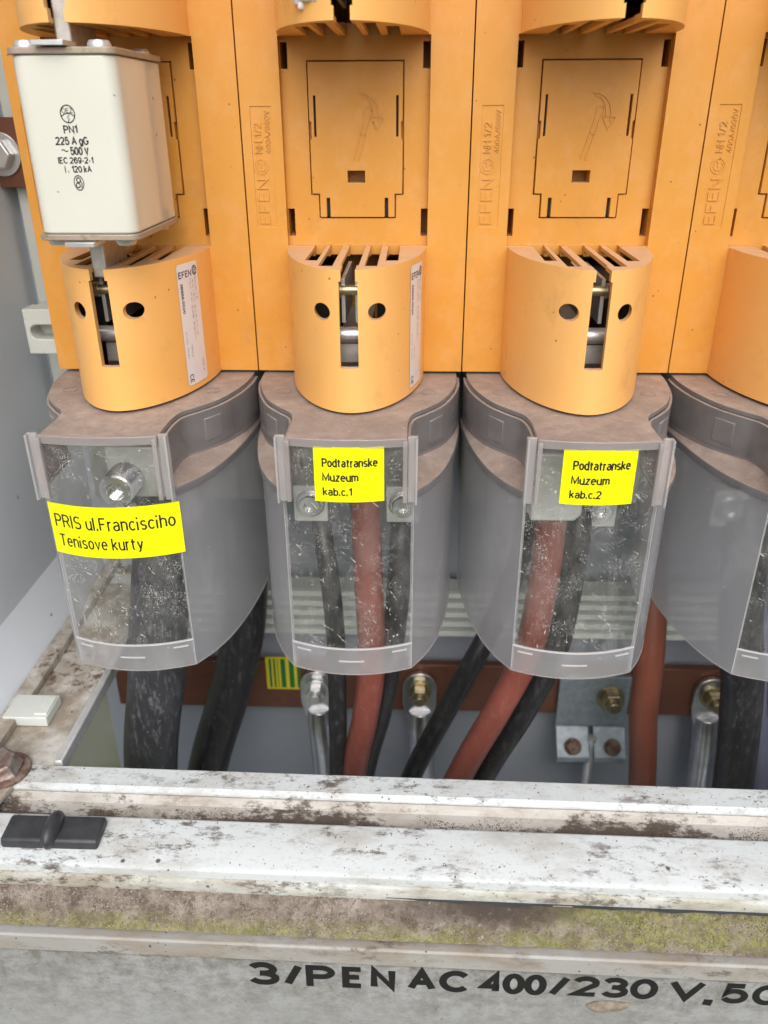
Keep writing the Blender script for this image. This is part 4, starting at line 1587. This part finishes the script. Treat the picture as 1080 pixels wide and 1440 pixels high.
# lump of white foam stuck on the upper cover of the second strip
b = MB()
for cx, cy, cz, r in ((-15.5, -52.5, 151.8, 3.2), (-12.0, -55.6, 152.6, 3.6), (-8.6, -56.8, 151.6, 2.9), (-14.8, -53.6, 148.6, 1.4), (-10.5, -55.5, 154.6, 3.4)):
    vs, fs = [], []
    for i in range(11):
        th = math.pi * i / 10
        for k in range(18):
            a = 2 * math.pi * k / 18
            dv = Vector((math.sin(th) * math.cos(a), math.sin(th) * math.sin(a), math.cos(th)))
            q = r * (1 + .18 * mnoise.noise(dv * 2.1 + Vector((cx, cy, cz))))
            vs.append((cx + dv.x * q + 12, cy + dv.y * q + 55, cz + dv.z * q - 152))
    for i in range(10):
        for k in range(18):
            fs.append((i * 18 + k, i * 18 + (k + 1) % 18, (i + 1) * 18 + (k + 1) % 18, (i + 1) * 18 + k))
    b.add(vs, fs)
o = obj('foam_lump', b, FOAM)
o.location = Vector((-12, -55, 152)) * S
tag(o, 'small lump of white foam sticking to the upper orange cover of the second strip', 'foam')

# ------------------------------------------------------------------ busbars, lugs, bracket
def mm_obj(name, mb, mats, label, cat, org, group=None, bevel=0.0):
    mb.v = [(a - org[0], b_ - org[1], c_ - org[2]) for a, b_, c_ in mb.v]
    o = obj(name, mb, mats, None, bevel)
    o.location = Vector(org) * S
    tag(o, label, cat, group)
    return o


def child(name, mb, mats, parent, bevel=0.0):
    org = parent.location / S
    pp = parent.parent
    while pp is not None:
        org = org + pp.location / S
        pp = pp.parent
    mb.v = [(a - org[0], b_ - org[1], c_ - org[2]) for a, b_, c_ in mb.v]
    return obj(name, mb, mats, parent, bevel)


b = MB()
b.box(-178, 286, 60, 66, -261, -222)
bar = mm_obj('copper_busbar', b, COPPER, 'long brown copper busbar running across below the terminal covers', 'busbar', (50, 63, -261), 'copper busbars', .5)
b = MB()
b.box(-71.8, -48.6, 59.0, 59.9, -244, -217.4)
tp = child('earth_marker', b, TAPEYELLOW, bar)
b = MB()
for x0, x1 in ((-69.6, -68.0), (-66.6, -65.2), (-63.9, -63.3), (-61.6, -58.4), (-55.9, -52.6), (-50.6, -48.7)):
    b.box(x0, x1, 58.8, 58.98, -242.4, -218.4)
obj_ = child('green_stripe', b, GREEN, tp)

b = MB()
b.box(-189.5, -52, 58, 64, 80, 113)
bar2 = mm_obj('copper_busbar', b, COPPER, 'short brown copper bar with a bolt head, behind the leftmost strip at the upper left', 'busbar', (-120, 61, 80), 'copper busbars', .5)
b = MB()
b.lathe([(0, 0), (10.5, 0), (10.5, 1.4), (0, 1.4)], (-185.6, 57.9, 96), (0, -1, 0), 28)
b.lathe([(0, 1.4), (7.8, 1.4), (7.8, 6.2), (6.8, 7.0), (0, 7.0)], (-185.6, 57.9, 96), (0, -1, 0), 6)
child('bolt', b, STEEL, bar2, .3)


def lug(x, lab, tip, lean):
    """cable lug: rounded palm on the busbar, barrel going down, bolt through the palm"""
    org = (x, 57, -240)
    out = [(x + 11.6 * math.cos(a), -238 + 12 * math.sin(a)) for a in [math.pi * k / 14 for k in range(15)]]
    out += [(x - 11.4, -252), (x - 9.4 + lean * .3, -264), (x + 9.4 + lean * .3, -264), (x + 11.4, -252)]
    mb = MB()
    mb.yprism(out, 55.2, 59.4)
    mb.tube([(x + lean * .2, 57.0, -258), (x + lean * .5, 55.8, -270), (x + lean, 54.6, -290), (x + lean * 1.6, 54, -330)], lambda t: 8.0 + 1.2 * min(1, t * 3), 22)
    o = mm_obj('cable_lug', mb, LUGMETAL, lab, 'cable lug', org, 'tinned cable lugs bolted to the busbar', .6)
    k = MB()
    k.lathe([(0, 0), (8.2, 0), (8.2, 1.6), (0, 1.6)], (x, 55.1, -240), (0, -1, 0), 26)
    k.lathe([(0, 1.6), (6.8, 1.6), (6.8, 8.0), (6.0, 8.8), (0, 8.8)], (x, 55.1, -240), (0, -1, 0), 6)
    k.lathe([(0, 8.8), (3.9, 8.8), (3.9, 12.5), (3.3, 13.2), (0, 13.2)], (x, 55.1, -240), (0, -1, 0), 18)
    child('bolt', k, tip, o, .25)


lug(-37, 'silver cable lug next to the yellow and green striped marker', STEEL, 3)
lug(33.5, 'silver cable lug with a brassy bolt, between the two red cables', BRASS, 2)
lug(230.5, 'silver cable lug beside the thick black cable at the right', BRASS, 3)

b = MB()
b.box(128, 176, 55.4, 59.4, -268, -226)
b.xprism([(59.4, -268.1), (55.4, -268.1), (41, -284), (41, -288), (45, -288), (59.4, -273)], 128.4, 151)
b.xprism([(59.4, -268.1), (55.4, -268.1), (41, -284), (41, -288), (45, -288), (59.4, -273)], 154, 176)
zb = mm_obj('zinc_bracket', b, ZINC, 'bluish galvanised clamp bracket with bolts on the busbar, beside the brown cable', 'bracket', (152, 57, -288), None, .6)
for x, y, z_, mt in ((163.0, 55.3, -242, BRASS), (139.5, 45.2, -277.5, RUST), (166.5, 45.2, -277.5, RUST)):
    k = MB()
    q = (0, -1, .0) if mt is BRASS else (0, -.75, .66)
    k.lathe([(0, 0), (9.6, 0), (9.6, 1.8), (0, 1.8)] if mt is BRASS else [(0, 0), (5.8, 0), (5.8, 1), (0, 1)], (x, y, z_), q, 24)
    k.lathe([(0, 1), (7.8, 1.0), (7.8, 8), (6.8, 8.8), (0, 8.8)] if mt is BRASS else [(0, .9), (5.0, .9), (5.0, 4.2), (0, 4.4)], (x, y, z_), q, 6)
    if mt is BRASS:
        k.lathe([(0, 8.8), (4.4, 8.8), (4.4, 13), (3.6, 13.8), (0, 13.8)], (x, y, z_), q, 18)
    child('bolt', k, mt, zb, .25)
b = MB()
b.cyl(3.2, (153, 50, -273), (0, 0, -1), 0, 120, 16)
child('stem', b, STEEL, zb)

# ------------------------------------------------------------------ cables
def cable(path, r, mat, label):
    mb = MB()
    mb.tube(path, r, 24, 10)
    mm_obj('cable', mb, mat, label, 'cable', tuple(path[-1]), 'power cables leaving the terminal covers')


cable([(-99, -14, -48), (-100, -28, -80), (-104.5, -42, -128), (-108, -46, -156), (-119, -44, -212), (-132, -30, -300), (-138, -20, -412)], 14.8, CABLEDUSTY,
      'thick dusty black cable coming straight down from the leftmost terminal cover')
cable([(-66, 18, -76), (-68, 16, -110), (-72, 10, -158), (-84, 6, -205), (-101, 2, -258), (-118, 0, -330), (-125, 0, -412)], 12.6, CABLEBLACK,
      'thick black cable slanting down left beside the striped marker')
cable([(-20.5, -18, -58), (-17.5, -34, -72), (-13.0, -44, -100), (-11.4, -46, -142), (-13.0, -44, -214), (-16, -36, -300), (-18, -30, -412)], 4.9, CABLEBLACK,
      'thin black cable left of the red one under the kab.c.1 cover')
cable([(3.5, -24, -24), (4.4, -40, -46), (5.6, -46, -90), (6.8, -47, -140), (2.6, -46, -178), (-4.0, -44, -216), (-14, -34, -300), (-18, -24, -412)], 7.2, CABLERED,
      'red cable curving down left from the kab.c.1 cover')
cable([(21.0, -20, -60), (21.6, -34, -76), (19.4, -38, -112), (16.0, -36, -150), (10.5, -28, -190), (1, -18, -240), (-8, -10, -310), (-12, -8, -412)], 6.0, CABLEBLACK,
      'black cable hidden behind the red cable of the kab.c.1 cover')
cable([(92, 18, -74), (88, 16, -112), (76, 10, -150), (65, 4, -174), (50, 2, -210), (30, 0, -260), (10, 0, -330), (0, 0, -412)], 6.3, CABLEBLACK,
      'black cable slanting down left between the two red cables')
cable([(92.5, -40, -36), (92.0, -45, -58), (90.8, -47, -90), (86.4, -48, -130), (74, -47, -168), (57.2, -44, -214), (36, -34, -290), (16, -24, -412)], 7.4, CABLERED,
      'red cable slanting steeply down left from the kab.c.2 cover')
cable([(107.5, -24, -48), (106.4, -38, -68), (105.0, -40, -100), (101.6, -38, -140), (89, -36, -180), (72.0, -32, -226), (52, -24, -300), (36, -16, -412)], 6.6, CABLEBLACK,
      'black cable running close along the right side of the slanting red cable')
cable([(160, 20, -76), (162, 16, -110), (164.5, 6, -146), (165.6, 0, -178), (167.0, 0, -210), (173, 0, -258), (180, 0, -330), (184, 0, -412)], 8.4, CABLEBROWN,
      'brown cable hanging between the two right-hand terminal covers')
cable([(187, -20, -46), (187.5, -36, -70), (190.5, -44, -112), (198.6, -45, -152), (207.5, -42, -218), (216, -34, -300), (220, -24, -412)], 10.6, CABLEBLACK,
      'thick scratched black cable under the terminal cover at the right edge')
cable([(226, 12, -78), (228, 12, -130), (236, 12, -200), (250, 8, -262), (262, 4, -330), (268, 4, -412)], 6.4, CABLELILAC,
      'grey blue cable just right of the thick black cable at the right edge')
